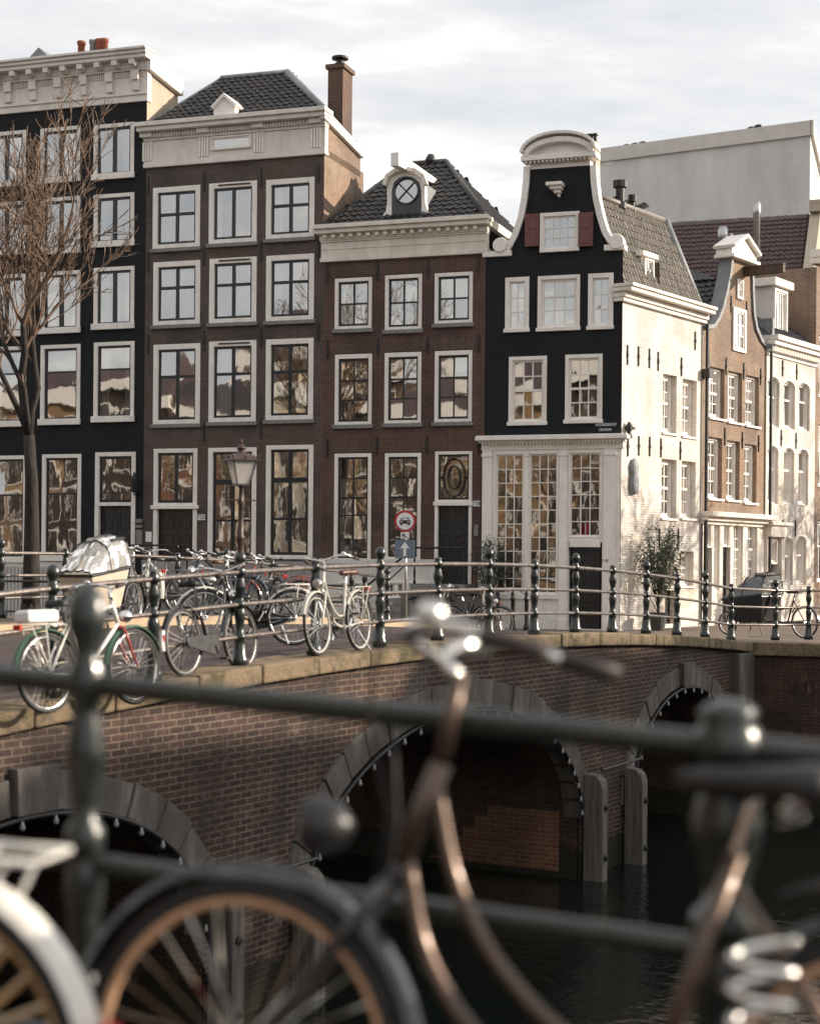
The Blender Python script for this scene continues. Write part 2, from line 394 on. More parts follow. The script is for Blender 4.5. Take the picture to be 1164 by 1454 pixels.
# ------------------------------------------------------------------ house kit (front faces local -y)
def wall_grid(mb, x0, x1, z0, z1, holes, y=0, dep=.2):
    xs = sorted({x0, x1, *[v for h in holes for v in h[:2] if x0 < v < x1]}); zs = sorted({z0, z1, *[v for h in holes for v in h[2:] if z0 < v < z1]})
    for a, b in zip(xs, xs[1:]):
        zz = []
        for c, d in zip(zs, zs[1:]):
            mx_, mz_ = (a+b)/2, (c+d)/2
            if any(h[0] < mx_ < h[1] and h[2] < mz_ < h[3] for h in holes): continue
            if zz and abs(zz[-1][1]-c) < 1e-6: zz[-1][1] = d
            else: zz.append([c, d])
        for c, d in zz: mb.poly([(a,y,c),(b,y,c),(b,y,d),(a,y,d)])
    for h in holes:
        a, b, c, d = h
        mb.poly([(a,y,c),(a,y,d),(a,y+dep,d),(a,y+dep,c)]); mb.poly([(b,y,c),(b,y,d),(b,y+dep,d),(b,y+dep,c)])
        mb.poly([(a,y,c),(b,y,c),(b,y+dep,c),(a,y+dep,c)]); mb.poly([(a,y,d),(b,y,d),(b,y+dep,d),(a,y+dep,d)])
def place(org, rot, p):
    return Vector(org) + Matrix.Rotation(rot, 3, 'Z') @ Vector(p)
def window(par, r, cols, rows, fw=.09, frame='white_paint', sash='dark_sash', sb=.05, bar=.035, y=0, rot=0, org=(0,0,0), curtain=None,
           sill='sill_stone', name='window', glass='glass', tilt=.007, proud=.02, dep=.1, label=None, top=None):
    x0, x1, z0, z1 = r; W, H = x1-x0, z1-z0
    m = MB(); tp = fw if top is None else top
    m.box(0, fw, -proud, dep, 0, H); m.box(W-fw, W, -proud, dep, 0, H)
    m.box(fw, W-fw, -proud, dep, H-tp, H); m.box(fw, W-fw, -proud, dep, 0, fw*.8)
    f = m.build(name, frame, par, place(org, rot, (x0, y, z0)), (0, 0, rot), bev=.008)
    if label: f['label'] = label
    ax, bx, az, bz = fw, W-fw, fw*.8, H-tp; yy = dep*.45
    m = MB()
    m.box(ax, ax+sb, yy, yy+.05, az, bz); m.box(bx-sb, bx, yy, yy+.05, az, bz)
    m.box(ax+sb, bx-sb, yy, yy+.05, az, az+sb*1.2); m.box(ax+sb, bx-sb, yy, yy+.05, bz-sb, bz)
    cx = [ax+sb + (bx-ax-2*sb)*c for c in cols]; cz = [(az+sb*1.2) + (bz-az-2.2*sb)*(q[0] if isinstance(q, tuple) else q) for q in rows]
    for c in cx: m.box(c-bar/2, c+bar/2, yy+.004, yy+.046, az+sb*1.2, bz-sb)
    for q, z in zip(rows, cz):
        b = q[1] if isinstance(q, tuple) else bar
        m.box(ax+sb, bx-sb, yy+.002-(b > .05)*.015, yy+.048, z-b/2, z+b/2)
    m.build('sash', sash, f)
    X = [ax+sb*.5] + cx + [bx-sb*.5]; Z = [az+sb*.5] + cz + [bz-sb*.5]; m = MB()
    tk = .9 if len(X)*len(Z) < 14 else .35
    for a, b in zip(X, X[1:]):
        for c, d in zip(Z, Z[1:]):
            tx, tz = rnd.gauss(0, 1)*tilt*tk*(b-a), rnd.gauss(0, 1)*tilt*tk*(d-c)
            m.poly([(a,yy+.025-tx-tz,c),(b,yy+.025+tx-tz,c),(b,yy+.025+tx+tz,d),(a,yy+.025-tx+tz,d)])
    m.build('pane', glass, f)
    if sill: MB().box(-.05, W+.05, -.09, .05, -.11, -.003).build('sill', sill, f, bev=.01)
    if curtain:
        m = MB()
        for (ca, cb, cc, cd) in curtain:
            n = max(2, int((cb-ca)*W/.06))
            for k in range(n):
                u0, u1 = ca+(cb-ca)*k/n, ca+(cb-ca)*(k+1)/n
                e0, e1 = .03*(k % 2), .03*((k+1) % 2)
                m.poly([(W*u0, dep+.08+e0, H*cc),(W*u1, dep+.08+e1, H*cc),(W*u1, dep+.08+e1, H*cd),(W*u0, dep+.08+e0, H*cd)])
        m.build('curtain', 'curtain', f)
    return f
def door(par, r, y=.14, mat='door_paint', leaves=2, rot=0, org=(0,0,0)):
    x0, x1, z0, z1 = r; W, H = x1-x0, z1-z0; m = MB(); lw = W/leaves
    for k in range(leaves):
        a, b = k*lw+.006, (k+1)*lw-.006; s_ = min(.09, lw*.2)
        m.box(a, b, .02, .05, 0, H)
        m.box(a, a+s_, 0, .019, 0, H); m.box(b-s_, b, 0, .019, 0, H)
        for q in (0, .3, .62, .93): m.box(a+s_+.001, b-s_-.001, .001, .018, H*q, H*q+H*.07)
        for q0, q1 in ((.085, .285), (.39, .6), (.71, .91)): m.box(a+s_+.04, b-s_-.04, .004, .016, H*q0, H*q1)
    d = m.build('door', mat, par, place(org, rot, (x0, y, z0)), (0, 0, rot), bev=.006)
    MB().lathe([(.012, 0), (.012, .03), (.028, .04), (.026, .065), (.001, .07)], n=10, M=Matrix.Rotation(R(90), 3, 'X')).build('handle', 'chrome', d, (W*.5+.06 if leaves > 1 else W*.85, 0, H*.45), smooth=True)
    return d
def stack(mb, x0, x1, prof, rot_ret=None, ret=True, retlen=.0):
    for z0, z1, p in prof: mb.box(x0-p*.6, x1+(p if ret else p*.3), -p, .25+p*.01, z0, z1)
def anchors(par, pts, h=.55, rot=0, org=(0,0,0)):
    for (x, z) in pts:
        m = MB(); m.box(-.018, .018, -.035, -.005, -h/2, h/2); m.box(-.03, .03, -.045, -.036, -.05, .05)
        m.build('wall_anchor', 'iron', par, place(org, rot, (x, 0, z)), (0, 0, rot))
def roofpoly(mb, pts, eave):   # planar polygon with uv along the eave direction and up the slope
    P = [Vector(p) for p in pts]; e_ = Vector(eave).normalized(); n = (P[1]-P[0]).cross(P[2]-P[0]).normalized(); up = n.cross(e_)
    if up.z < 0: up = -up
    mb.poly(pts, [((p-P[0]).dot(e_), (p-P[0]).dot(up)) for p in P])

def tiled(name, mat, par, polys, tw=.21, th=.29, lift=.03):
    m = MB()
    for pts, eave in polys:
        P = [Vector(p) for p in pts]; e_ = Vector(eave).normalized(); n = (P[1]-P[0]).cross(P[2]-P[0]).normalized()
        if n.z < 0: n = -n
        up = n.cross(e_)
        if up.z < 0: up = -up
        o = P[0]; Q = [((p-o).dot(e_), (p-o).dot(up)) for p in P]; roofpoly(m, [p - n*.02 for p in P], e_)
        u0, u1 = min(q[0] for q in Q), max(q[0] for q in Q); v0, v1 = min(q[1] for q in Q), max(q[1] for q in Q)
        def inside(u, v):
            c = False
            for (a, b), (d, f) in zip(Q, Q[1:]+Q[:1]):
                if (b > v) != (f > v) and u < (d-a)*(v-b)/(f-b)+a: c = not c
            return c
        for j in range(int((v1-v0)/th)+1):
            v = v0+j*th
            for i in range(int((u1-u0)/tw)+2):
                u = u0+(i-.5)*tw
                if not inside(u+tw*.5, v+th*.5): continue
                dz = rnd.uniform(-.006,.006); dv = rnd.uniform(-.012,.012); sec = [(0,.012),(.28,.0),(.55,.012),(.78,.05),(1.02,.022)]
                k0 = len(m.v)
                for a, h in sec:
                    for vv, hh in ((v+dv-.03, h+lift+dz), (v+th+dv, h*.8+dz)):
                        m.v.append(tuple(o+e_*(u+a*tw)+up*vv+n*hh))
                    m.v.append(tuple(o+e_*(u+a*tw)+up*(v+dv-.03)+n*(h+dz-.012)))
                for a in range(4):
                    q = k0+a*3; m.f.append((q,q+3,q+4,q+1)); m.uv.append([(i+.1+a*.2,j+.1),(i+.3+a*.2,j+.1),(i+.3+a*.2,j+.9),(i+.1+a*.2,j+.9)])
                    m.f.append((q+2,q+5,q+3,q)); m.uv.append([(i+.5,j+.5)]*4)
    return m.build(name, mat, par)
class Facade:
    def __init__(s, P, D, rz, x0): s.P = P; s.D = D; s.rz = rz; s.x0 = x0; o = P + D*x0; s.o = Vector((o.x, o.y, 0))
    def x(s, px, py): return on_plane(px, py, s.P, s.D)[0] - s.x0
    def z(s, px, py): return on_plane(px, py, s.P, s.D)[1]
    def pt(s, px, py): t_, z_ = on_plane(px, py, s.P, s.D); return (t_-s.x0, z_)
    def rect(s, a, b, c, d):
        my, mx_ = (c+d)/2, (a+b)/2
        return (s.x(a, my), s.x(b, my), s.z(mx_, d), s.z(mx_, c))
    def back(s, px, py, dist):     # point on the parallel plane `dist` behind the facade, in local x,z
        n = Vector((-s.D.y, s.D.x)); t_, z_ = on_plane(px, py, s.P + n*dist, s.D); return (t_-s.x0, z_)

# ------------------------------------------------------------------ ground, water, streets
def structure(o): o['kind'] = 'structure'; return o
E0 = Vector((-1.84, 16.63)); BD = Vector((.5015, .8652)); BROT = math.atan2(BD.y, BD.x)
WATER = -4.715 + EYE
def zdeck(s): return max(EYE - 1.0 - .0039*(s-5.58)**2, .30 if s < 0 else .03)
QE = E0 + BD*16.5                                   # far end of the bridge
structure(MB().poly([(-400,-300,WATER),(400,-300,WATER),(400,500,WATER),(-400,500,WATER)]).build('water', 'water'))
structure(MB().poly([(-900,-900,WATER-1.5),(900,-900,WATER-1.5),(900,1500,WATER-1.5),(-900,1500,WATER-1.5)]).build('canal_bed', 'brick_vault'))
qa = QE - FD*90; qb = QE + FD*2.9; qc = qb + SD*140
def slab(name, pts, mat, zt=None, wallmat='brick_bridge'):
    m = MB(); m.poly([(p[0], p[1], p[2]) for p in pts]); structure(m.build(name, mat))
# far street: slopes from the quay edge to the house fronts, then flat
fa = CORNER - FD*100; 
mid = CORNER - PD*.2
slab('street', [(qa.x,qa.y,.2),(QE.x,QE.y,.2),(qb.x,qb.y,.2),(qb.x+SD.x*9,qb.y+SD.y*9,.0),(CORNER.x,CORNER.y,0),(fa.x,fa.y,0)], 'paving_pale')
slab('street', [(qb.x+SD.x*9,qb.y+SD.y*9,0),(qc.x,qc.y,0),(qc.x-300,qc.y+100,0),(fa.x-200,fa.y+200,0),(fa.x,fa.y,0),(CORNER.x,CORNER.y,0)], 'paving_pale')
na = Vector((-.7, 3.66)) - FD*8.5; nb = Vector((-.7, 3.66)) + FD*60
slab('street', [(na.x-70,na.y+24,.41),(na.x,na.y,.41),(nb.x,nb.y,.41),(nb.x-PD.x*70,nb.y-PD.y*70,.41),(na.x-70-PD.x*70,na.y+24-PD.y*70,.41)], 'paving')
NS = Vector((.807, -.5906)); RB = qb + NS*16
ra = RB - SD*14; rb = RB + SD*110
slab('street', [(ra.x,ra.y,.3),(rb.x,rb.y,.3),(rb.x+NS.x*120,rb.y+NS.y*120,.3),(ra.x+NS.x*120,ra.y+NS.y*120,.3)], 'paving')
def quay(label, pts, mat='brick_bridge'):
    q = thing('quay_wall', label, 'quay wall'); m = MB(); c = MB()
    for (a, b) in zip(pts, pts[1:]):
        a, b = Vector(a), Vector(b); d = Vector((b.x-a.x, b.y-a.y, 0)); L_ = d.length; d.normalize(); n = Vector((d.y, -d.x, 0))
        k = max(1, int(L_/1.2)); M_ = Matrix.Translation((a.x, a.y, 0)) @ Matrix.Rotation(math.atan2(d.y, d.x), 4, 'Z')
        for pr in ((a, b, 0),):
            m.poly([(a.x,a.y,WATER-1.4),(b.x,b.y,WATER-1.4),(b.x,b.y,b.z-.2),(a.x,a.y,a.z-.2)],
                   [(0,WATER-1.4),(L_,WATER-1.4),(L_,b.z-.2),(0,a.z-.2)])
        if L_ < 40:
            for j in range(k):
                c.box(L_*j/k+.006, L_*(j+1)/k-.006, -.1, .42, a.z-.22, a.z+.03, M_)
        else: c.box(0, L_, -.1, .42, a.z-.22, a.z+.03, M_)
    m.build('brickwork', mat, q); c.build('coping', 'coping_stone', q, bev=.02)
    return q
quay('dark brick quay wall with stone coping running on from the right end of the bridge', [(QE.x,QE.y,.22),(qb.x,qb.y,.22),(qc.x,qc.y,.22)], 'brick_vault')
quay('brick quay wall behind the bridge below the row of houses', [(qa.x,qa.y,.2),(QE.x-FD.x*7.7,QE.y-FD.y*7.7,.2)])
quay('near brick quay wall under the blurred railing in front', [(nb.x,nb.y,.41),(na.x,na.y,.41)])
quay('brick quay wall along the far side of the canal on the right', [(rb.x,rb.y,.3),(ra.x,ra.y,.3)])

# ------------------------------------------------------------------ house row facing the camera
FX0 = {'A': -22.2, 'B': -13.79, 'C': -8.32, 'D': -3.69}
fA = Facade(CORNER, FD, FROT, FX0['A']); fB = Facade(CORNER, FD, FROT, FX0['B']); fC = Facade(CORNER, FD, FROT, FX0['C']); fD = Facade(CORNER, FD, FROT, FX0['D'])
def base(name, f, label, cat='house'): return thing(name, label, cat, (f.o.x, f.o.y, 0), f.rz)
def shell(par, W, H, D, mat, sidemat=None, room=2.6, top=True, mat_room='room', z0=-.4):
    m = MB(); m.poly([(0,0,z0),(0,D,z0),(0,D,H),(0,0,H)]); m.poly([(W,0,z0),(W,D,z0),(W,D,H),(W,0,H)]); m.poly([(0,D,z0),(W,D,z0),(W,D,H),(0,D,H)])
    m.build('side_wall', sidemat or mat, par)
    m = MB(); m.poly([(.02,.25,H-.03),(W-.02,.25,H-.03),(W-.02,D-.02,H-.03),(.02,D-.02,H-.03)]); m.build('flat_roof', 'gull_lead', par)
    m = MB(); m.poly([(.03,min(room,D-.05),0),(W-.03,min(room,D-.05),0),(W-.03,min(room,D-.05),H-.1),(.03,min(room,D-.05),H-.1)]); m.build('interior_wall', mat_room, par)
def cornice(par, x0, x1, prof, mat='white_paint', name='cornice', ret=0.0):
    m = MB()
    for (z0, z1, p, r) in prof: m.box(x0-(.04+r*.3), x1+.02+r*.35, -p, .2+r*.01+ret, z0, z1)
    return m.build(name, mat, par, bev=.012)

# ---- A: black house at the left, tall white bracketed cornice
hA = base('canal_house', fA, 'tall black brick house behind the bare tree, with bracketed white cornice')
WA = FX0['B']-FX0['A']; zcb = fA.z(200, 144.5); zct = fA.z(188, 75)
cols = [(-92,-36), (-20,37.5), (58,114.5), (133.5,191)]
rows_ = [(175.4,252), (275,348), (379,465), (485.4,596.7)]; off = [14, 11.5, 5.5, 0]
def ash(ci, k): return [(13.5,14.5,10.5,6),(12.5,12,7.5,4),(0,0,0,0)]
winA = []
shift = {0:(24,20,16,13), 1:(11.6,12,11,7), 2:(5.2,5,6,4), 3:(0,0,0,0)}
for ci, c in enumerate(cols):
    for k, r in enumerate(rows_): winA.append((fA.rect(c[0], c[1], r[0]+shift[ci][k], r[1]+shift[ci][k]+(5 if ci == 2 and k == 1 else 0)), k, ci))
    if ci == 3: winA.append((fA.rect(135,192.4,642,833), 5, ci))
    else: winA.append((fA.rect(c[0]+2, c[1]+1, 645+(2-ci)*2, 794+(2-ci)*2), 4, ci))
m = MB(); wall_grid(m, 0, WA, -.4, zcb+.05, [q[0] for q in winA]); m.build('front_wall', 'brick_black', hA)
shell(hA, WA, zct-.25, 1.9, 'beige_render', 'beige_render', room=1.8)
for r, k, ci in winA:
    if k == 5:
        h_ = r[3]-r[2]; zt = r[2]+h_*.60
        window(hA, (r[0], r[1], zt, r[3]), [], [.16], fw=.13, sb=.07, top=.12, sill=None)
        m = MB(); m.box(0, .13, -.02, .1, 0, zt-r[2]-.002); m.box(r[1]-r[0]-.13, r[1]-r[0], -.02, .1, 0, zt-r[2]-.002); m.build('door_frame', 'white_paint', hA, (r[0], 0, r[2]))
        door(hA, (r[0]+.13, r[1]-.13, r[2]+.1, zt-.03))
    else:
        cu = None
        if k == 0: cu = [(.66,.95,.05,.97)] if ci == 3 else [(.5,.98,.05,.97)] if ci == 1 else [(.1,.5,.05,.97)]
        if k in (2,3) and rnd.random() < .5: cu = [(.04,.3,.04,.97),(.7,.96,.04,.97)] if rnd.random() < .5 else [(.03,.97,.70,.97)]
        cl = [.5] if k < 3 else []
        window(hA, r, cl, [] if k < 3 else [(.68 if k == 3 else .64, .05)], fw=.12, sb=.06, bar=.13 if k < 3 else .05, curtain=cu, sill=None, top=.11)
        if k == 1:
            m = MB(); m.tube([(r[0]+.1,-.05,r[2]+.34),(r[1]-.1,-.05,r[2]+.34)], .012, 6); m.build('guard_bar', 'cream_paint', hA)
        MB().box(r[0]-.04, r[1]+.04, -.1, -.022, r[2]-.06, r[2]+.12).build('sill', 'white_paint', hA, bev=.012)
hc = zct-zcb
cornice(hA, 0, WA, [(zcb, zcb+hc*.13, .06, .06), (zcb+hc*.13, zcb+hc*.18, .10, .1), (zcb+hc*.18, zcb+hc*.62, .03, .03), (zcb+hc*.62, zcb+hc*.66, .12, .12),
                    (zcb+hc*.80, zcb+hc*.88, .42, .42), (zcb+hc*.88, zcb+hc*.95, .48, .48), (zcb+hc*.95, zct, .55, .55), (zcb+hc*.66, zcb+hc*.80, .14, .14)], 'frieze_paint')
n_ = 15
for k in range(n_):
    m = MB(); x = WA*(k+.45)/n_; m.box(x-.09, x+.09, -.40, -.141, zcb+hc*.69, zcb+hc*.797); m.box(x-.07, x+.07, -.30, -.141, zcb+hc*.665, zcb+hc*.69)
    m.build('modillion', 'frieze_paint', hA, bev=.015)
for k in range(10):
    m = MB(); x = WA*(k+.62)/10; m.box(x-.10, x+.10, -.13, -.031, zcb+hc*.22, zcb+hc*.615); m.box(x-.12, x+.12, -.19, -.131, zcb+hc*.42, zcb+hc*.61)
    m.build('bracket', 'frieze_paint', hA, bev=.015)
for k in range(10):
    m = MB(); x = WA*(k+.62)/10
    for j in range(9):
        u = x+.16+j*.06; 
        if u < WA-.05: m.box(u, u+.03, -.07, -.031, zcb+hc*.50, zcb+hc*.61)
    if m.v: m.build('dentil_row', 'cream_paint', hA)
m = MB(); m.hexa([(WA-.02,-.1,zct-.55),(WA+.16,-.1,zct-.55),(WA+.16,1.95,zct-.75),(WA-.02,1.95,zct-.75),(WA-.02,-.1,zct-.02),(WA+.16,-.1,zct-.02),(WA+.16,1.95,zct-.25),(WA-.02,1.95,zct-.25)]); m.build('parapet_cap', 'white_paint', hA)
for px, s_ in ((116,.13),(132,.11),(142,.14),(149,.12)):
    x, _ = fA.back(px, 75, 1.2); MB().lathe([(s_*.9,0),(s_*.8,.5),(s_,.52),(s_,.62),(s_*.6,.63)]).build('chimney_pot', 'terracotta' if px != 132 else 'gull_lead', hA, (x, 1.2, zct+.30), smooth=True)
x = fA.x(63, 80); MB().prism([(x-.3,zct),(x+.3,zct),(x+.28,zct+.1),(x,zct+.34),(x-.28,zct+.1)], -.3, .5).build('hoist_housing', 'gull_lead', hA)
m = MB(); m.box(-.02, WA-2.5, -.05, -.002, -.4, fA.z(30, 797)); m.build('plinth', 'pale_stucco', hA)
m = MB()
for k in range(46): m.box(k*.12, k*.12+.05, -.07, -.051, -.2, fA.z(30, 800)-.1)
m.build('ribbed_panel', 'plinth_stone', hA)
# lantern and letter boxes beside the door
x, z = fA.pt(197, 688); l_ = MB(); l_.lathe([(.03,-.25),(.10,-.2),(.13,.12),(.15,.13),(.05,.25),(.02,.34)], (0,-.25,0), 8); l_.box(-.02,.02,-.25,0,-.32,-.27); l_.build('wall_lantern', 'iron', hA, (x,0,z))
for py0, py1 in ((737,743),(745,750),(752,773)):
    x, z = fA.pt(198.5, (py0+py1)/2); q = fA.rect(194,203,py0,py1); MB().box(q[0],q[1],-.06,-.003,q[2],q[3]).build('letter_box', 'sill_stone', hA, bev=.01)

# ---- B: grey-brown house with hipped tile roof and tall chimney
hB = base('canal_house', fB, 'grey brown brick house with wide white window frames and a tall brick chimney')
WB = FX0['C']-FX0['B']; zb = fB.z(430, 222); zt = fB.z(430, 159)
RB_ = [((217.5,284.5,264.8,352),(297,365,258.6,345),(378,446.5,253.4,338)), ((218,284.5,371,461),(297.5,364.5,366,458),(378,446,361.7,455)),
       ((218,284.5,488.5,602),(296.8,364,484,599),(377.5,445,481,596))]
winB = []
for k, rr in enumerate(RB_):
    for ci, q in enumerate(rr): winB.append((fB.rect(*q), k, ci))
winB += [(fB.rect(295.5,364,635.6,795), 3, 1), (fB.rect(377.5,444.6,632,794), 3, 2)]
dB = fB.rect(218,280,637,820)
m = MB(); wall_grid(m, 0, WB, -.4, zb+.05, [q[0] for q in winB]+[dB]); m.build('front_wall', 'brick_grey', hB)
DB = 3.05
shell(hB, WB, zb+.2, DB, 'brick_grey', 'brick_tan')
for r, k, ci in winB:
    cu = None
    if (k, ci) == (0, 0): cu = [(.05,.5,.05,.62)]
    if k == 0 and ci == 2: cu = [(.05,.3,.05,.95)]
    if k == 2 and ci == 1: cu = [(.1,.42,.05,.95)]
    if (k, ci) == (1, 0): cu = [(.04,.96,.60,.97)]
    if (k, ci) == (1, 2): cu = [(.04,.26,.04,.97),(.74,.96,.04,.97)]
    if (k, ci) == (0, 1): cu = [(.04,.22,.04,.97),(.78,.96,.04,.97)]
    if k < 3:
        window(hB, r, [.5], [] if (k, ci) == (0, 1) else [(.62 if k else .58, .075)], fw=.15, sb=.06, bar=.10, curtain=cu, top=.15)
        if ci == 1: MB().box(r[0]+.3, r[1]-.2, -.045, -.021, r[3]-.09, r[3]-.05).build('blind_box', 'wood', hB)
    else:
        window(hB, r, [.5], [(.33, .06), (.72, .14)], fw=.14, sb=.07, bar=.11, curtain=[(.08,.5,.04,.34)] if ci == 1 else [(.05,.95,.88,.97)], sill=None, top=.12)
h_ = dB[3]-dB[2]; ztr = dB[2]+h_*.55
window(hB, (dB[0],dB[1],ztr,dB[3]), [.5], [], fw=.13, sb=.07, bar=.1, top=.12, sill=None)
m = MB(); wd = dB[1]-dB[0]; m.box(0,.13,-.02,.1,0,ztr-dB[2]-.002); m.box(wd-.13,wd,-.02,.1,0,ztr-dB[2]-.002); m.box(-.06,wd+.06,-.08,.05,ztr-dB[2]-.07,ztr-dB[2]+.04); m.build('door_frame','white_paint',hB,(dB[0],0,dB[2]), bev=.01)
door(hB, (dB[0]+.13, dB[1]-.13, dB[2], ztr-.08), mat='door_brown')
anchors(hB, [fB.pt(px,py) for px,py in ((211,265),(290,258),(371,252),(211,372),(290,364),(371,357),(452,247),(452,355),(211,489),(290,484),(371,479),(452,472),(290,613),(371,608))])
hb = zt-zb
cornice(hB, 0, WB, [(zb,zb+hb*.10,.09,.09),(zb+hb*.10,zb+hb*.15,.06,.06),(zb+hb*.15,zb+hb*.62,.03,.03),(zb+hb*.62,zb+hb*.68,.08,.08),(zb+hb*.80,zb+hb*.90,.36,.36),(zb+hb*.90,zt,.44,.44),(zb+hb*.68,zb+hb*.80,.12,.12)], 'frieze_paint')
m = MB()
for k in range(int(WB/.09)): m.box(.03+k*.09,.08+k*.09,-.17,-.121,zb+hb*.69,zb+hb*.77)
m.build('dentils', 'cream_paint', hB)
for px in (211, 291, 369, 450):
    m = MB(); x = fB.x(px, 200)
    for j in range(4): m.box(x-.15+j*.08, x-.10+j*.08, -.075, -.031, zb+hb*.16, zb+hb*.61)
    m.box(x-.18, x+.18, -.2, -.121, zb+hb*.70, zb+hb*.795)
    m.build('pilaster', 'white_paint', hB)
q = fB.rect(301,358.5,193,212.5); window(hB, q, [], [], fw=.05, sash='white_paint', sb=.03, y=-.10, proud=0, dep=.069, sill=None, name='attic_window')
# hipped roof with lead hips
zr = fB.back(360,107,2.6); xl = fB.back(314.4,111,2.6)[0]; xr = fB.back(407.5,103,2.6)[0]; zr = fB.back(407.5,103,2.6)[1]
fl, frt = (.05,-.1,zt), (WB+.02,-.1,zt); bl, br = (.05,5.4,zt), (WB+.02,5.4,zt)
xl0 = fB.x(237,172); rl, rr2 = (xl,2.6,zr), (xr,2.6,zr)
e1 = on_plane(511.6, 213, CORNER+FD*FX0['C'], PD)
tiled('tile_roof','tiles_dark',hB,[([(xl0-.6,-.1,zt),frt,rr2,rl],(1,0,0)), ([frt,(WB+.02,e1[0],e1[1]+.02),(xr,2.9,zr),rr2],(WB+.02-frt[0],e1[0]-frt[1],e1[1]-zt))])
MB().poly([(xl0-.6,-.1,zt),rl,(xl,2.9,zr),(xl0-.6,3.05,zt)]).build('side_gable','brick_tan',hB)
MB().poly([(WB,0,zb),(WB,e1[0],zb),(WB,e1[0],e1[1]-.2),(WB,0,zt-.2)]).build('side_gable','brick_tan',hB)
MB().tube([rl, rr2], .10, 8).tube([frt, rr2], .11, 8).tube([(xl0-.6,-.1,zt), rl], .05, 8).build('lead_ridge', 'gull_lead', hB, smooth=True)
x = fB.x(323,160); m = MB(); m.prism([(x-.33,zt-.02),(x+.33,zt-.02),(x+.33,zt+.28),(x+.16,zt+.52),(x-.16,zt+.52),(x-.33,zt+.28)], -.2, .05); m.prism([(x-.4,zt+.3),(x,zt+.66),(x+.4,zt+.3),(x+.34,zt+.24),(x,zt+.55),(x-.34,zt+.24)], -.28, 1.0); m.build('hoist_dormer', 'white_paint', hB, bev=.01)
e1 = on_plane(511.6, 213, CORNER+FD*FX0['C'], PD); 
m = MB(); m.hexa([(WB-.02,-.3,zt-.30),(WB+.12,-.3,zt-.30),(WB+.12,e1[0],e1[1]-.25),(WB-.02,e1[0],e1[1]-.25),(WB-.02,-.3,zt),(WB+.12,-.3,zt),(WB+.12,e1[0],e1[1]),(WB-.02,e1[0],e1[1])]); m.build('side_gutter', 'white_paint', hB, bev=.015)
yc = 1.6; c0 = fB.back(465,187,yc); c1 = fB.back(487,90,yc); zc0 = zt-3.2
m = MB(); m.box(c0[0],c1[0],yc,yc+.75,zc0,c1[1]-.12); m.box(c0[0]-.06,c1[0]+.06,yc-.06,yc+.81,c1[1]-.12,c1[1]); ch = m.build('chimney','brick_chimney',hB)
MB().lathe([(.16,0),(.16,.12),(.1,.14),(.1,.22),(.24,.24),(.24,.30),(.05,.33)], ((c0[0]+c1[0])/2, yc+.35, c1[1])).build('chimney_cowl','iron',ch, smooth=False)
m = MB(); m.box(-.02, WB+.0, -.045, -.002, -.4, fB.z(400, 797)); m.build('plinth', 'plinth_stone', hB)
q = fB.rect(281,291.5,730.5,738.5); MB().box(q[0],q[1],-.015,-.003,q[2],q[3]).build('number_plate','sign_white',hB); text('720',(q[3]-q[2])*.95,'ink',hB,((q[0]+q[1])/2,-.018,(q[2]+q[3])/2),(R(90),0,0),'house_number')
q = fB.rect(207.5,216,755,769.5); MB().box(q[0],q[1],-.03,-.003,q[2],q[3]).build('letter_box','sign_white',hB, bev=.008)

# ---- C: brown brick house with dentil cornice and round-window dormer
hC = base('canal_house', fC, 'brown brick house with cream cornice and a round dormer window in its roof')
WC = FX0['D']-FX0['C']; zb = fC.z(570, 367); zt = fC.z(570, 316)
winC = []
for k, rr in enumerate((((475.5,528,394.7,467),(546.7,599,390,468),(617,671,387,459)), ((475.5,528,503,603),(546,598,500.5,601),(617,670,498,599)), ((474.5,527,644,797),(546,597.5,643.5,795)))):
    for ci, q in enumerate(rr): winC.append((fC.rect(*q), k, ci))
dC = fC.rect(617,669.7,641,829)
m = MB(); wall_grid(m, 0, WC, -.4, zb+.05, [q[0] for q in winC]+[dC]); m.build('front_wall', 'brick_brown', hC)
shell(hC, WC, zb+.2, 3.1, 'brick_brown', 'grey_render')
for r, k, ci in winC:
    if k == 0: window(hC, r, [.5], [.5], fw=.10, sb=.055, bar=.045, curtain=[(.04,.45,.03,.97),(.55,.96,.03,.97)] if ci < 2 else [(.3,.96,.03,.97)], top=.10)
    elif k == 1: window(hC, r, [.5], [.33,(.66,.05)], fw=.10, sb=.055, bar=.035, top=.12, curtain=[(.05,.95,.72,.97)] if ci == 2 else None)
    else: window(hC, r, [.5], [.17,.42 if ci == 0 else .4,(.6,.05),.8], fw=.10, sb=.05, bar=.035, top=.10, sill=None)
    if k < 3:      # flat brick arches of upright bricks
        m = MB(); W_ = r[1]-r[0]; n_ = 22
        for j in range(n_):
            a = (j-(n_-1)/2)/n_; x_ = r[0]+W_*.5+a*(W_+.16); xt = r[0]+W_*.5+a*(W_+.40); w2 = W_/n_*.46
            m.hexa([(x_-w2,-.012,r[3]+.03),(x_+w2,-.012,r[3]+.03),(x_+w2,.02,r[3]+.03),(x_-w2,.02,r[3]+.03),(xt-w2,-.012,r[3]+.34),(xt+w2,-.012,r[3]+.34),(xt+w2,.02,r[3]+.34),(xt-w2,.02,r[3]+.34)])
        m.build('brick_arch', 'brick_chimney', hC)
h_ = dC[3]-dC[2]; ztr = dC[2]+h_*.615
fl_ = window(hC, (dC[0],dC[1],ztr,dC[3]), [], [], fw=.09, sb=.05, top=.08, sill=None)
W_, H_ = dC[1]-dC[0], dC[3]-ztr; m = MB(); cx, cz = W_/2, H_*.49
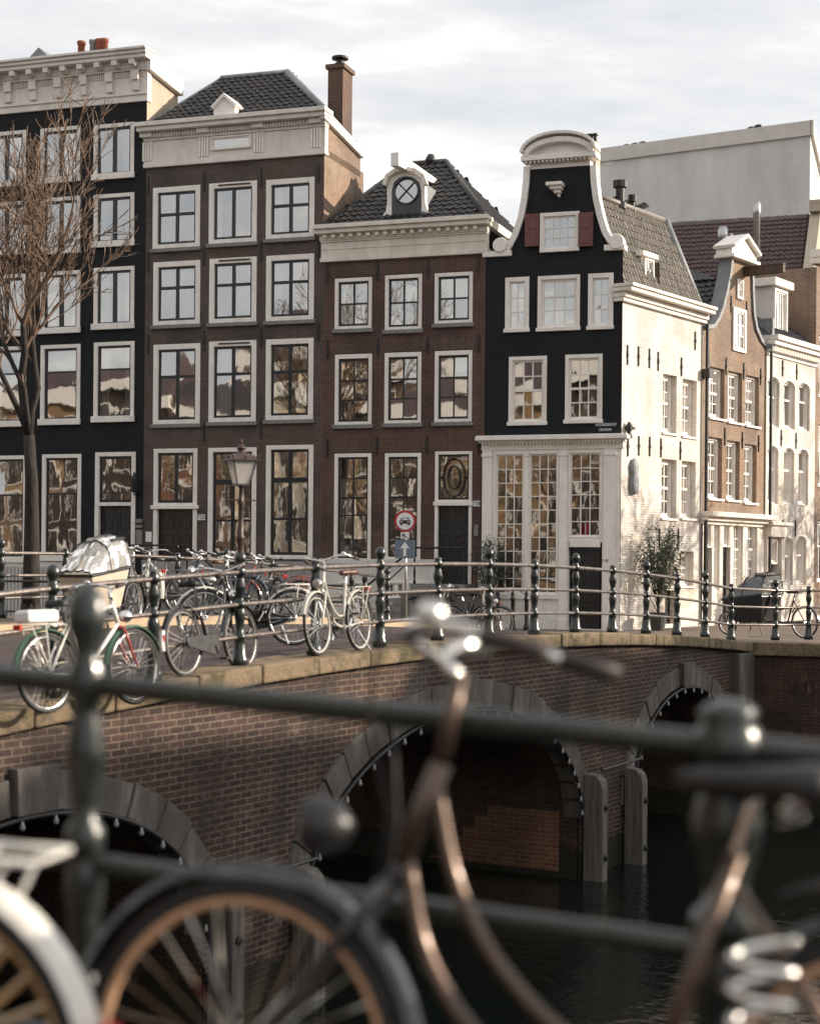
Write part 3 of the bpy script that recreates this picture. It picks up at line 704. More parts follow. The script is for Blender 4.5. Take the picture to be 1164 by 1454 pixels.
for (ax, az) in ((.30,.46),(.17,.28)):
    for sg in (-1, 1):
        m.tube([(cx+sg*ax*math.cos(t_), .02, cz+az*math.sin(t_)*1.1) for t_ in [(-90+180*j/14)*math.pi/180 for j in range(15)]], .02, 6)
for sg in (-1, 1): m.tube([(cx+sg*.30,.02,cz),(cx+sg*.41,.02,cz)], .018, 6); m.lathe([(.001,-.05),(.05,0),(.001,.05)],(cx+sg*.33,.02,cz),8); m.lathe([(.001,-.05),(.05,0),(.001,.05)],(cx,.02,cz+sg*.50),8)
m.build('iron_tracery', 'iron', fl_)
wd = dC[1]-dC[0]; m = MB(); m.box(0,.09,-.02,.1,0,ztr-dC[2]-.002); m.box(wd-.09,wd,-.02,.1,0,ztr-dC[2]-.002); m.box(-.03,wd+.03,-.06,.05,ztr-dC[2]-.09,ztr-dC[2]+.02); m.build('door_frame','white_paint',hC,(dC[0],0,dC[2]), bev=.01)
door(hC, (dC[0]+.09, dC[1]-.09, dC[2], ztr-.1))
anchors(hC, [fC.pt(px,py) for px,py in ((465.5,388),(536,385),(607.5,381),(679,377),(465.5,496),(536.5,493),(607.5,489),(679.5,487),(465,637),(535.5,634),(606,632),(679,630))], .5)
hc = zt-zb
cornice(hC, 0, WC, [(zb,zb+hc*.12,.10,.1),(zb+hc*.12,zb+hc*.55,.05,.05),(zb+hc*.34,zb+hc*.37,.07,.07),(zb+hc*.55,zb+hc*.60,.09,.09),(zb+hc*.60,zb+hc*.76,.12,.12),(zb+hc*.76,zb+hc*.88,.34,.34),(zb+hc*.88,zt,.42,.42)], 'cream_paint')
m = MB()
for k in range(18): x = .06+k*(WC-.1)/18; m.box(x,x+.11,-.24,-.121,zb+hc*.65,zb+hc*.755)
m.build('dentils', 'white_paint', hC, bev=.01)
rl = fC.back(588,236,3.0); rr2 = fC.back(633,230,3.0); zr = rr2[1]
P0, P1, P2, P3 = (0,-.1,zt), (WC,-.1,zt), (rr2[0],3.0,zr), (rl[0]-.25,3.0,zr)
b2r = fC.back(727,332,3.1)
tiled('tile_roof','tiles_dark',hC,[([P0,P1,P2,P3],(1,0,0)), ([P1,(WC+.0,6.0,zt),P2],(0,1,0)), ([P0,P3,(0,6.0,zt)],(0,1,0)), ([(0,6,zt),P3,P2,(WC,6,zt)],(1,0,0))])
MB().tube([P3,P2],.10,8).tube([P1,P2],.09,8).tube([P0,P3],.08,8).lathe([(.14,0),(.16,.1),(.08,.25)],(P3[0]+.75,3.0,zr)).build('ridge_tiles','tiles_dark',hC, smooth=True)
MB().hexa([(WC-.05,-.3,zt-.22),(WC+.10,-.3,zt-.22),(WC+.10,3.2,zt-.22),(WC-.05,3.2,zt-.22),(WC-.05,-.3,zt-.003),(WC+.12,-.3,zt-.003),(WC+.12,3.2,zt-.003),(WC-.05,3.2,zt-.003)]).build('side_gutter','cream_paint',hC, bev=.01)
# dormer: front board with curved shoulders, round window, hoist beam
pts = [(534.6,314),(537,305),(543,298),(545,285),(545,262),(549,250),(559,243),(572,240.5),(585,243),(595,250),(599,262),(599.5,285),(603,297),(611,304),(613.7,312)]
poly = [fC.pt(*p) for p in pts]; dm = MB().prism(poly, .25, .45).build('dormer', 'white_paint', hC, bev=.01)
MB().ribbon([(p[0],p[1]) for p in poly[4:11]][::-1], -.12, .12, .26).build('dormer_hood', 'cream_paint', dm, bev=.015)
inner = [fC.pt(*p) for p in ((552,312),(552,268),(555,256),(563,249),(573,247),(583,249),(591,256),(594,268),(594,310))]
MB().prism(inner, .235, .249).build('dormer_panel', 'door_paint', dm)
c_ = fC.pt(573,269); rad = abs(fC.x(590,269)-c_[0])
MB().tube([(c_[0]+rad*math.cos(a), .225, c_[1]+rad*math.sin(a)) for a in [2*math.pi*j/28 for j in range(28)]], .03, 6, True).tube([(c_[0]-rad*.7,.222,c_[1]-rad*.7),(c_[0]+rad*.7,.222,c_[1]+rad*.7)],.022,6).tube([(c_[0]-rad*.7,.222,c_[1]+rad*.7),(c_[0]+rad*.7,.222,c_[1]-rad*.7)],.022,6).build('round_sash','door_paint',dm)
MB().poly([(c_[0]+rad*math.cos(a), .232, c_[1]+rad*math.sin(a)) for a in [2*math.pi*j/28 for j in range(28)]]).build('pane','glass',dm)
zt2 = max(p[1] for p in poly); MB().box(poly[0][0]+.30,poly[-1][0]-.30,.45,2.4,zt-.1,zt2-.35).build('dormer_cheek','gull_lead',dm)
b0 = fC.pt(562,243); m = MB(); m.hexa([(b0[0]-.03,-.35,b0[1]+.05),(b0[0]+.2,-.35,b0[1]+.05),(b0[0]+.65,2.6,b0[1]+.0),(b0[0]+.35,2.6,b0[1]+.0),(b0[0]-.03,-.35,b0[1]+.42),(b0[0]+.2,-.35,b0[1]+.42),(b0[0]+.65,2.6,b0[1]+.12),(b0[0]+.35,2.6,b0[1]+.12)]); m.build('hoist_beam','white_paint',dm, bev=.02)
m = MB(); m.box(0, WC-1.25, -.04, -.002, -.4, fC.z(540, 800)); m.box(WC-.12, WC, -.04, -.002, -.4, fC.z(680, 800)); m.build('plinth', 'pale_stucco', hC)
m = MB(); x = fC.x(530,800); m.box(-.02, WC-1.24, -.09, -.041, fC.z(540,800)-.02, fC.z(540,797)+.06); m.build('plinth_moulding','pale_stucco',hC, bev=.01)
for px in (500, 560, 596): 
    q = fC.rect(px-16,px+16,826,850); window(hC,q,[.25,.5,.75],[],fw=.05,sash='white_paint',sb=.03,y=-.12,proud=.01,dep=.078,sill=None,name='basement_window')
q = fC.rect(671.5,681.5,711,719); MB().box(q[0],q[1],-.015,-.003,q[2],q[3]).build('number_plate','sign_white',hC); text('738',(q[3]-q[2])*.95,'ink',hC,((q[0]+q[1])/2,-.018,(q[2]+q[3])/2),(R(90),0,0),'house_number')
q = fC.rect(673,679,745,761); MB().box(q[0],q[1],-.03,-.003,q[2],q[3]).build('bell_panel','sill_stone',hC, bev=.005)
# stoop with iron handrails
m = MB(); zs = dC[2]
for k in range(6): m.box(dC[0]-.25-k*.27, dC[1]+.15, -1.1, -.05+k*.0, zs-.19*(k+1), zs-.19*k-.004) if k == 0 else m.box(dC[0]-.25-k*.27, dC[0]-.25-(k-1)*.27-.002 if False else dC[1]+.15, -1.1+.003*k, -.05-.003*k, max(-.1,zs-.19*(k+1)), zs-.19*k-.004)
m.build('stoop','sill_stone',hC)
m = MB(); zt_ = zs+.95
m.tube([(dC[1]+.12,-1.05,zt_),(dC[0]-.2,-1.05,zt_),(dC[0]-1.7,-1.05,zs-.2)], .03, 8).tube([(dC[1]+.12,-1.05,zt_-.4),(dC[0]-.2,-1.05,zt_-.4),(dC[0]-.5,-1.05,zt_-.5),(dC[0]-1.75,-1.05,zs-.65)], .018, 8)
for x_ in (dC[1]+.12, dC[0]-.2): m.lathe([(.04,0),(.04,.1),(.022,.14),(.035,.3),(.02,.5),(.03,.8),(.02,.9),(.045,1.0),(.01,1.05)],(x_,-1.05,zs-.02),10)
m.tube([(dC[0]-1.7,-1.05,zs-.2),(dC[0]-1.7,-1.05,-.1)],.025,8)
m.build('stoop_railing','iron',hC)
m = MB(); z_ = dB[2]; m.box(dB[0]-.15,dB[1]+.15,-1.0,-.05,-.1,z_-.01); m.box(dB[0]+.1-.5,dB[1]+.2+.3,-1.3,-1.003,-.1,z_-.2); m.build('stoop','sill_stone',hB)
m = MB(); m.tube([(dB[0]-.2,-1.0,z_+.9),(dB[1]+.2,-1.0,z_+.9),(dB[1]+1.4,-1.0,z_)],.025,8).tube([(dB[0]-.2,-1.0,-.1),(dB[0]-.2,-1.0,z_+.9)],.025,8).tube([(dB[1]+.2,-1.0,-.1),(dB[1]+.2,-1.0,z_+.9)],.025,8); m.build('stoop_railing','iron',hB)

# ---- D: black corner house with neck gable and white side wall
hD = base('corner_house', fD, 'black corner house with white trimmed neck gable, red shutters and white shop front')
WD = -FX0['D']; zsh = fD.z(785, 622); zsho = fD.z(785, 358)
LS = Vector((SD.dot(FD), SD.dot(PD))); SA = math.atan2(LS.y, LS.x); ORG = (WD, 0, 0); SDEP = 4.68
winD = [(fD.rect(717,751,393.6,470),1),(fD.rect(763,823,391,468),2),(fD.rect(834.5,870.5,388,466),1),(fD.rect(722,776,506,602),3),(fD.rect(802,855,503,599),3)]
shopw = [fD.rect(702,745.5,643,845), fD.rect(749.5,793.5,642,845), fD.rect(807,855,641,764)]; dD = fD.rect(807,854.5,770,893)
m = MB(); wall_grid(m, 0, WD, zsh, zsho, [q[0] for q in winD])
# gable outline above the third storey
gl = [(686,361),(720,360),(727,352),(736,335),(744,312),(749,285),(752,258),(753,237)]; gr = [(838,236),(839,258),(842,283),(848,310),(855,332),(864,347),(884,354)]
L1 = [fD.pt(*p) for p in gl]; R1 = [fD.pt(*p) for p in gr]; L1[0] = (0, zsho); R1[-1] = (WD, zsho)
m.prism([(0,zsho),(WD,zsho)] + [(max(p[0],.0),max(p[1],zsho+.02)) for p in R1[::-1]] + [(p[0],max(p[1],zsho+.02)) for p in L1[::-1]][:-1], 0, .3)
m.build('front_wall','brick_black',hD)
m = MB(); wall_grid(m, 0, WD, -.3, zsh-.003, shopw+[dD], y=-.06, dep=.25); m.build('shop_front','white_paint',hD)
# white ribbon following the neck, scrolls at the shoulders
for (px,py,sg) in ((711,349,1),(876,344,-1)):
    trim = MB(); trim.ribbon([(p[0],p[1]) for p in (L1[1:] if sg > 0 else R1[:-1])], .17, -.09, .32); c = fD.pt(px,py)
    trim.tube([(c[0]+sg*(.22-.025*j/3)*math.cos(j*.45)*.85,-.02,c[1]+(.20-.025*j/3)*math.sin(j*.45)) for j in range(19)], .055, 7)
    trim.lathe([(.19,-.09),(.19,.25)],(c[0],0.1,c[1]),16,Matrix.Rotation(R(90),3,'X'))
    trim.box(*((-.06, fD.x(727,360)) if sg > 0 else (fD.x(858,356), WD+.06)), -.10, .3, zsho-.05, zsho+.10)
    trim.build('gable_trim','white_paint',hD, bev=.012)
a0, a1 = fD.pt(746,222), fD.pt(845,219); ap = fD.pt(795,197); xc = (a0[0]+a1[0])/2; hw = (a1[0]-a0[0])/2; zb_ = (a0[1]+a1[1])/2; rise = ap[1]-zb_
arc = [(xc-hw*math.cos(math.pi*j/16), zb_+rise*math.sin(math.pi*j/16)) for j in range(17)]
m = MB(); m.prism(arc[::-1], -.06, .3); m.ribbon(arc, -.14, -.28, -.062); m.ribbon([(p[0],p[1]+.06) for p in arc], .08, -.36, .3); m.box(xc-hw-.06, xc+hw+.06, -.26, .3, zb_-.14, zb_-.003)
m.box(xc-hw+.13, xc+hw-.13, -.03, .3, fD.z(795,238), zb_-.142)
for k in range(16): x = xc-hw+.05+k*(2*hw-.1)/16; m.box(x, x+.05, -.22, -.05, zb_-.20, zb_-.143)
m.build('pediment','white_paint',hD, bev=.01)
for (r,k) in winD:
    if k == 1: window(hD,r,[.5],[.33,.66],fw=.12,sash='white_paint',sb=.035,bar=.025,sill=None,curtain=[(.2,.8,.05,.95)])
    elif k == 2: window(hD,r,[.333,.667],[.33,(.66,.06)],fw=.10,sash='white_paint',sb=.06,bar=.03,sill=None,curtain=[(.1,.9,.05,.62)])
    else: window(hD,r,[.333,.667],[.25,(.5,.06),.75],fw=.10,sash='white_paint',sb=.05,bar=.03,sill=None)
    MB().box(r[0]-.03,r[1]+.03,-.07,-.021,r[2]-.04,r[2]+.06).build('sill','white_paint',hD, bev=.01)
r = fD.rect(767,823,302,358); window(hD,r,[.25,.5,.75],[.33,.66],fw=.10,sash='white_paint',sb=.035,bar=.028,y=-.06,proud=.03,dep=.05,sill=None,curtain=[(.05,.3,.05,.95),(.7,.95,.05,.95)],name='gable_window')
for a,b,c,d in ((746.5,766,305,351),(822,843,303,351)):
    q = fD.rect(a,b,c,d); s_ = MB().box(q[0],q[1],-.13,-.09,q[2],q[3]).build('shutter','shutter_red',hD, bev=.006)
    hh = q[3]-q[2]; MB().box(q[0]+.06,q[1]-.06,-.14,-.131,q[2]+.07,q[2]+hh*.45).box(q[0]+.06,q[1]-.06,-.14,-.131,q[2]+hh*.54,q[3]-.07).build('shutter_panel','shutter_red',s_, bev=.004)
q = fD.rect(779,800,262,281); xc_ = (q[0]+q[1])/2; wq = (q[1]-q[0])/2; m = MB()
for k,(a,b) in enumerate(((1,1),(.8,.75),(.6,.5),(.45,.25))): m.box(xc_-wq*a+.05*k,xc_+wq*a+.03,-.32*b-.05,-.003,q[3]-(q[3]-q[2])*(k+1)/4,q[3]-(q[3]-q[2])*k/4)
m.build('hoist_block','white_paint',hD, bev=.01)
# shop front joinery
for i,q in enumerate(shopw):
    window(hD,q,[.333,.667],[.1*j for j in range(1,10)] if i < 2 else [.167,.333,.5,.667,.833],fw=.05,sash='white_paint',sb=.035,bar=.024,y=-.06,sill=None,name='shop_window')
    if i < 2: MB().box(q[0]-.03,q[1]+.03,-.12,-.061,q[2]-.10,q[2]+.02).build('sill','white_paint',hD)
zb_ = zsh
m = MB(); m.box(-.05,WD+.08,-.10,.05,zsh-.30,zsh-.25); m.box(-.04,WD+.07,-.09,-.061,zsh-.249,zsh-.12); m.box(-.10,WD+.14,-.20,.05,zsh-.119,zsh-.06); m.box(-.15,WD+.22,-.34,.05,zsh-.059,zsh+.03); m.box(-.13,WD+.2,-.32,.03,zsh+.031,zsh+.07)
m.build('shop_cornice','white_paint',hD, bev=.012)
m = MB()
for k in range(40): m.box(.0+k*WD/40,.045+k*WD/40,-.19,-.091,zsh-.17,zsh-.122)
m.build('dentils','white_paint',hD)
m = MB()
for px,w_ in ((692,.13),(748,.045),(800,.11),(866,.16)):
    x = fD.x(px,740); m.box(x-w_,x+w_,-.11,-.061,-.1,zsh-.302); m.box(x-w_-.02,x+w_+.02,-.135,-.062,zsh-.48,zsh-.40); m.box(x-w_-.02,x+w_+.02,-.135,-.062,-.1,.28)
q = fD.rect(808,853,749,763); 
m.build('pilasters','white_paint',hD, bev=.01)
q = fD.rect(809,853,766,776); m = MB(); m.box(q[0],q[1],-.10,-.062,q[2]-.02,q[3]); m.build('transom_panel','white_paint',hD, bev=.01)
door(hD,(dD[0]+.06,dD[1]-.06,max(dD[2],.03),dD[3]-.04),y=.05,leaves=1)
q = fD.rect(844.5,876,600,606); pl = MB().box(q[0],q[1],-.02,-.003,q[2],q[3]).build('street_sign','street_blue',hD)
text('KEIZERSGRACHT',(q[3]-q[2])*.9,'sign_white',hD,((q[0]+q[1])/2,-.024,(q[2]+q[3])/2),(R(90),0,0),'street_name',.72)
q = fD.rect(849,869,607.5,613); MB().box(q[0],q[1],-.02,-.003,q[2],q[3]).build('street_sign','street_blue',hD)
text('CENTRUM',(q[3]-q[2])*.85,'sign_white',hD,((q[0]+q[1])/2,-.024,(q[2]+q[3])/2),(R(90),0,0),'street_name',.8)
x,z = fD.pt(859.5,796.5); text('718',.12,'ink',hD,(x,-.115,z),(R(90),0,0),'house_number')
# side wall along the other canal
fS = Facade(CORNER, SD, SROT, 0.0); zev = fS.z(940, 428); zev0 = fS.z(889,412)
winS = [fS.rect(*q) for q in ((940.5,960,532,615),(968.5,988.5,539,620),(938.5,960,652,736),(967,987,655,736),(935.5,957,783,832),(965,984,783,832))]
dS = fS.rect(943.5,957.5,838,886)
m = MB(); wall_grid(m, 0, SDEP, -.3, zev-.15, winS+[dS], dep=.24); m.build('side_wall','brick_white',hD,ORG,(0,0,SA))
for k,r in enumerate(winS): window(hD,r,[.333,.667],[.25,(.52,.07),.76],fw=.07,sash='white_paint',sb=.07,bar=.03,y=.15,rot=SA,org=ORG,proud=-.002,curtain=[(.05,.95,.05,.9)] if k in (1,) else None,sill=None)
for k,r in enumerate(winS): MB().box(0,r[1]-r[0]+.08,-.06,.1,-.06,-.002).build('sill','white_paint',hD,place(ORG,SA,(r[0]-.04,0,r[2])),(0,0,SA))
door(hD,dS,leaves=1,rot=SA,org=ORG)
anchors(hD,[fS.pt(px,py) for px,py in ((890.5,634),(906,633),(921.5,634),(937.5,636),(965,640),(890,504),(905.5,506),(921,509),(933.5,513),(986,484),(966.5,521),(935,764),(962,764))],.52,SA,ORG)
m = MB(); m.box(-.12,SDEP+.05,-.10,.2,zev-.30,zev-.20); m.box(-.14,SDEP+.05,-.16,.2,zev-.199,zev-.06); m.box(-.2,SDEP+.05,-.36,.2,zev-.059,zev+.05); m.box(-.22,SDEP+.05,-.42,.2,zev+.051,zev+.14); m.build('side_cornice','cream_paint',hD,ORG,(0,0,SA), bev=.015)
m = MB(); zr = fD.back(840,275,.3)[1]; e_l = lambda d_,o_=0: (WD+LS.x*d_+.3*LS.y, LS.y*d_-.3*LS.x)
RX0 = fD.back(840,275,.3)[0]-.05
rdir = Vector((LS.x,LS.y)); r0w = fD.o.xy + FD*RX0 + PD*.25; kb = on_plane(943,310,r0w,SD)[0]; bk = (RX0+rdir.x*kb, .25+rdir.y*kb)
a = (WD+.02,.22,zev+.12); b = (a[0]+LS.x*(SDEP-.2), a[1]+LS.y*(SDEP-.2), zev+.12)
tiled('tile_roof','tiles_grey',hD,[([a,b,(bk[0],bk[1],zr),(RX0,.25,zr)],(b[0]-a[0],b[1]-a[1],0)),([(-.02,.25,zsho+.1),(RX0,.25,zr),(bk[0],bk[1],zr),(.4,4.7,zsho+.1)],(0,1,0))],.17,.24)
MB().tube([(RX0,.25,zr+.02),(bk[0],bk[1],zr+.02)],.09,8).build('ridge_tiles','tiles_grey',hD,smooth=True)
MB().tube([(bk[0],bk[1],zr+.05),(b[0]-.1,b[1]+.1,zev+.2)],.13,8).build('lead_verge','gull_lead',hD,smooth=True)
MB().poly([(0,.26,-.3),(.9,4.5,-.3),(.9,4.5,zsho),(0,.26,zsho)]).poly([(.9,4.5,-.3),(b[0]-.4,b[1],-.3),(b[0]-.4,b[1],zev),(bk[0],bk[1],zr-.03),(.9,4.5,zsho)]).build('back_wall','brick_tan',hD)
MB().poly([(.1,2.2,0),(WD+.55,2.2,0),(WD+.55,2.2,zsho),(.1,2.2,zsho)]).build('interior_wall','room',hD)
# roof dormer on the canal side, chimney, flues
dx0, _ = fS.pt(920,395); q = [fS.pt(921,418),fS.pt(943,418),fS.pt(943,378),fS.pt(921,378)]
Wd_ = .62; zd0 = zev+.35; cx_ = (q[0][0]+q[1][0])/2
m = MB(); m.box(cx_-Wd_/2,cx_+Wd_/2,.30,1.7,zd0-.3,zd0+.80); d_ = m.build('dormer','white_paint',hD,ORG,(0,0,SA),bev=.01); 
MB().box(cx_-Wd_/2-.12,cx_+Wd_/2+.12,.18,1.9,zd0+.801,zd0+.93).build('dormer_roof','white_paint',d_, bev=.012)
window(d_,(cx_-.26,cx_+.26,zd0-.05,zd0+.76),[.5],[.33,.66],fw=.05,sash='white_paint',sb=.03,bar=.03,y=.22,proud=.01,dep=.078,sill=None)
c = fD.back(834,219,1.2); ct = fD.back(834,201,1.2); m = MB(); m.box(c[0]-.22,c[0]+.22,1.2,1.75,zr-.5,ct[1]); ch = m.build('chimney','beige_render',hD)
m = MB()
for k in (-.13,.02,.15): m.lathe([(.06,0),(.06,.2),(.09,.21),(.09,.26)],(c[0]+k,1.45,ct[1]),8)
m.build('chimney_pot','iron',ch)
for px,py0,py1,rr_ in ((889,300,276,.12),(904,306,291,.07)):
    t_ = .35 if px < 900 else .5; p_ = (RX0+rdir.x*4.6*t_, .3+rdir.y*4.6*t_, zr-.1); m = MB(); hgt = .75 if px < 900 else .5
    m.lathe([(rr_*1.5,0),(rr_*1.5,.15),(rr_,.2),(rr_,hgt-.2),(rr_*1.6,hgt-.18),(rr_*1.7,hgt),(rr_*.4,hgt+.02)],p_,10).build('flue','iron',hD)
x,z = fS.pt(897,678); m = MB(); m.lathe([(.02,-.45),(.16,-.42),(.20,-.2),(.15,.1),(.19,.3),(.10,.45),(.02,.5)],(0,0,0),12); o = m.build('wall_ornament','gull_lead',hD,place(ORG,SA,(x,-.06,z)),(0,0,SA),smooth=True); o.scale=(1,.6,1)
x,z = fS.pt(888,613); MB().lathe([(.02,-.2),(.10,-.15),(.05,0),(.12,.1),(.03,.25)],(0,-.1,0),8).box(-.1,.15,-.2,-.05,.05,.13).build('gargoyle','iron',hD,place(ORG,SA,(x,0,z)),(0,0,SA))
# ------------------------------------------------------------------ houses along the canal on the right
# ---- E: tan brick house with neck gable and hoist beam
E_X0 = SDEP+.02; fE = Facade(CORNER, SD, SROT, E_X0)
hE = thing('canal_house', 'tan brick house with a neck gable and hoist beam, beside the white side wall', 'house', (fE.o.x, fE.o.y, 0), SROT)
WE = fE.x(1086,700)
winE = [(fE.rect(*q),0) for q in ((1006,1028,522,594),(1033,1053,528,600),(1058,1077,534,605))]+[(fE.rect(*q),1) for q in ((1004.5,1024.5,621,708),(1031,1049.5,626,710),(1056,1073.5,631,714))]
zs = fE.z(1040,732); zg = fE.z(1040,490)
opE = [fE.rect(a,b,743,c) for a,b,c in ((999,1009,885),(1011.5,1020,838),(1024,1035,885),(1039,1053,838),(1057,1073,838))]
m = MB(); wall_grid(m,0,WE,zs,zg,[r for r,_ in winE])
gl = [fE.pt(*p) for p in ((1005,470),(1012,466),(1019,455),(1025,440),(1031,415),(1036,390),(1039,363))]; gr = [fE.pt(*p) for p in ((1065,377),(1065.5,410),(1067,445),(1071,468),(1078,485),(1087,496))]
gl = [(max(p[0],.0),p[1]) for p in gl]; gr = [(min(p[0],WE),p[1]) for p in gr]; gl[0] = (0.0, gl[0][1]); gr[-1] = (WE, gr[-1][1])
m.prism([(0,zg),(WE,zg)]+[(p[0],max(p[1],zg+.01)) for p in gr[::-1]]+[(p[0],max(p[1],zg+.01)) for p in gl[::-1]],0,.3); m.build('front_wall','brick_tan',hE)
m = MB(); wall_grid(m,0,WE,-.3,zs-.003,opE,y=-.03,dep=.3); m.build('shop_front','cream_paint',hE)
for g_ in (gl, gr): MB().ribbon(g_,.12,-.07,.34).build('gable_trim','gull_lead',hE)
for r,k in winE:
    window(hE,r,[.333,.667],[.25,(.5,.07),.76],fw=.07,sash='white_paint',sb=.07,bar=.03,y=.14,sill=None,curtain=[(.05,.95,.5,.95)] if k and rnd.random()<.5 else None)
    MB().box(r[0]-.05,r[1]+.05,-.07,.1,r[2]-.06,r[2]).build('sill','white_paint',hE)
for i,r in enumerate(opE):
    if i in (0,2): 
        door(hE,(r[0],r[1],max(.05,r[2]),r[3]-.7),leaves=1,y=.1); window(hE,(r[0],r[1],r[3]-.69,r[3]),[],[],fw=.05,sash='white_paint',sb=.04,sill=None)
    else: window(hE,r,[.333,.667],[.15,.3,.45,(.62,.08),.8],fw=.05,sash='white_paint',sb=.05,bar=.03,y=.05,sill=None,curtain=[(.1,.9,.6,.95)])
m = MB(); m.box(-.05,WE+.05,-.10,.1,zs-.3,zs-.2); m.box(-.08,WE+.08,-.22,.1,zs-.199,zs-.08); m.box(-.1,WE+.1,-.40,.1,zs-.079,zs+.06); m.build('shop_cornice','cream_paint',hE,bev=.012)
anchors(hE,[fE.pt(px,py) for px,py in ((1005,514),(1030,520),(1055,527),(1079,535),(1003,616),(1028,620),(1053,625),(1076,630),(1037,432),(1059,440))],.5)
p0,p1 = fE.pt(1029,366),fE.pt(1077,374); pa = fE.pt(1052,338); zz = p1[1]-.05
m = MB(); xl_,xr_ = fE.x(1036,370)-.12, fE.x(1067,370)+.06; xm = (xl_+xr_)/2; m.prism([(xl_,zz),(xr_,zz),(xr_,zz+.16),(xm,zz+.58),(xl_,zz+.16)],-.12,.4); m.ribbon([(xl_-.06,zz+.16),(xm,zz+.6),(xr_+.06,zz+.16)],.1,-.25,.45); m.box(xl_-.08,xr_+.08,-.22,.42,zz-.1,zz-.003); m.build('pediment','white_paint',hE,bev=.01)
q = fE.rect(1044.5,1053,397,425); window(hE,q,[.5],[.5],fw=.06,sash='white_paint',sb=.03,bar=.02,y=-.04,proud=.02,dep=.03,sill=None,name='attic_window')
q = fE.rect(1038.5,1057,438,500); window(hE,q,[.5],[.33,.66],fw=.10,sash='white_paint',sb=.05,bar=.04,y=-.04,proud=.02,dep=.03,sill=None,name='hoist_door_window')
c = fE.pt(1056,388); MB().box(c[0]-.08,c[0]+.08,-1.25,.3,c[1]-.1,c[1]+.13).box(c[0]-.10,c[0]+.10,-1.26,.3,c[1]+.131,c[1]+.18).build('hoist_beam','wood',hE,bev=.01)
shell(hE,WE,gl[0][1]-.3,9,'brick_tan'); 
zrE = fE.pt(1050,385)[1]-.2; xm = (fE.x(1036,380)+fE.x(1067,390))/2
tiled('tile_roof','tiles_slate',hE,[([(-.05,.3,gl[0][1]-.2),(xm,.3,zrE),(xm,9,zrE),(-.05,9,gl[0][1]-.2)],(0,1,0)), ([(WE+.05,.3,gr[-1][1]-.2),(xm,.3,zrE),(xm,9,zrE),(WE+.05,9,gr[-1][1]-.2)],(0,1,0))])
MB().tube([(0,-.12,zs+.0),(0,-.12,.1)],.06,8).tube([(.0,-.12,fE.z(998,460)),(.0,-.12,zs)],.05,8).box(-.14,.14,-.26,-.02,fE.z(995,536),fE.z(995,524)).build('drain_pipe','iron',hE)
m = MB(); m.prism([(-1.4,zev),(.9,zev),(-.9,zrE-.1)],2.2,2.5); m.ribbon([(-1.0,zrE),(1.0,zev+.2)],.12,2.15,2.6); m.build('parapet_gable','grey_render',hE)
# ---- F: white plastered house with arched windows
F_X0 = E_X0+WE+.02; fF = Facade(CORNER, SD, SROT, F_X0)
hF = thing('canal_house', 'white painted house with arched windows and dentil cornice, right of the tan gabled house', 'house', (fF.o.x, fF.o.y, 0), SROT)
WF = fF.x(1156,650); zb = fF.z(1120,512); zt = fF.z(1120,485)
winF = [fF.rect(*q) for q in ((1089,1106,535,606),(1112,1128,541,609),(1133,1149,544,611),(1088.5,1104.5,633,715),(1112,1127,636,716),(1132.5,1147,638,717))]
wlow = [fF.rect(*q) for q in ((1110,1125,763,830),(1130,1144,761,830))]; dF = fF.rect(1089,1103,765,880)
m = MB(); wall_grid(m,0,WF,-.3,zb,winF+wlow+[dF]); m.build('front_wall','brick_white',hF)
for k,r in enumerate(winF+wlow):
    window(hF,r,[],[(.62,.06)],fw=.06,sash='white_paint',sb=.06,bar=.03,y=.1,sill='white_paint',curtain=[(.1,.6,.05,.95)] if k % 2 else None)
    W_ = r[1]-r[0]; m = MB()
    pts_ = [(r[0]+W_*j/8, r[3]-.16+.16*math.sqrt(max(0,1-(j/4-1)**2))) for j in range(9)]
    m.prism(pts_+[(r[1],r[3]+.02),(r[0],r[3]+.02)],-.01,.1); m.build('arch_head','white_paint',hF)
door(hF,(dF[0]+.05,dF[1]-.05,max(.05,dF[2]),dF[3]-.8),leaves=1); window(hF,(dF[0],dF[1],dF[3]-.78,dF[3]),[.5],[],fw=.08,sash='white_paint',sill=None)
m = MB(); xa,xb = dF[0]-.3,dF[1]+.3; m.box(xa,xb,-.25,.02,dF[3]+.05,dF[3]+.4); m.box(xa-.1,xb+.1,-.35,.02,dF[3]+.401,dF[3]+.5); m.box(xa,dF[0]-.05,-.12,-.003,-.1,dF[3]+.049); m.box(dF[1]+.05,xb,-.12,-.003,-.1,dF[3]+.049); m.build('door_surround','cream_paint',hF,bev=.012)
cornice(hF,0,WF,[(zb,zb+.1,.06,.02),(zb+.1,zb+.3,.1,.03),(zb+.3,zt-.15,.3,.08),(zt-.15,zt,.4,.1)],'white_paint')
m = MB()
for k in range(30): m.box(k*WF/30,k*WF/30+.07,-.2,-.101,zb+.12,zb+.28)
m.build('dentils','cream_paint',hF)
anchors(hF,[fF.pt(px,py) for px,py in ((1110,523),(1130,528),(1108,622),(1129,626),(1110,750),(1128,750))],.5)
shell(hF,WF,zt-.3,7,'brick_white')
tiled('tile_roof','tiles_slate',hF,[([(0,-.1,zt),(WF,-.1,zt),(WF,3.5,zt+2.6),(0,3.5,zt+2.6)],(1,0,0)), ([(0,7,zt),(WF,7,zt),(WF,3.5,zt+2.6),(0,3.5,zt+2.6)],(1,0,0))])
m = MB(); m.poly([(0,-.1,zt),(0,3.5,zt+2.6),(0,7,zt)]); m.poly([(WF,-.1,zt),(WF,3.5,zt+2.6),(WF,7,zt)]); m.build('roof_gable','brick_tan',hF)
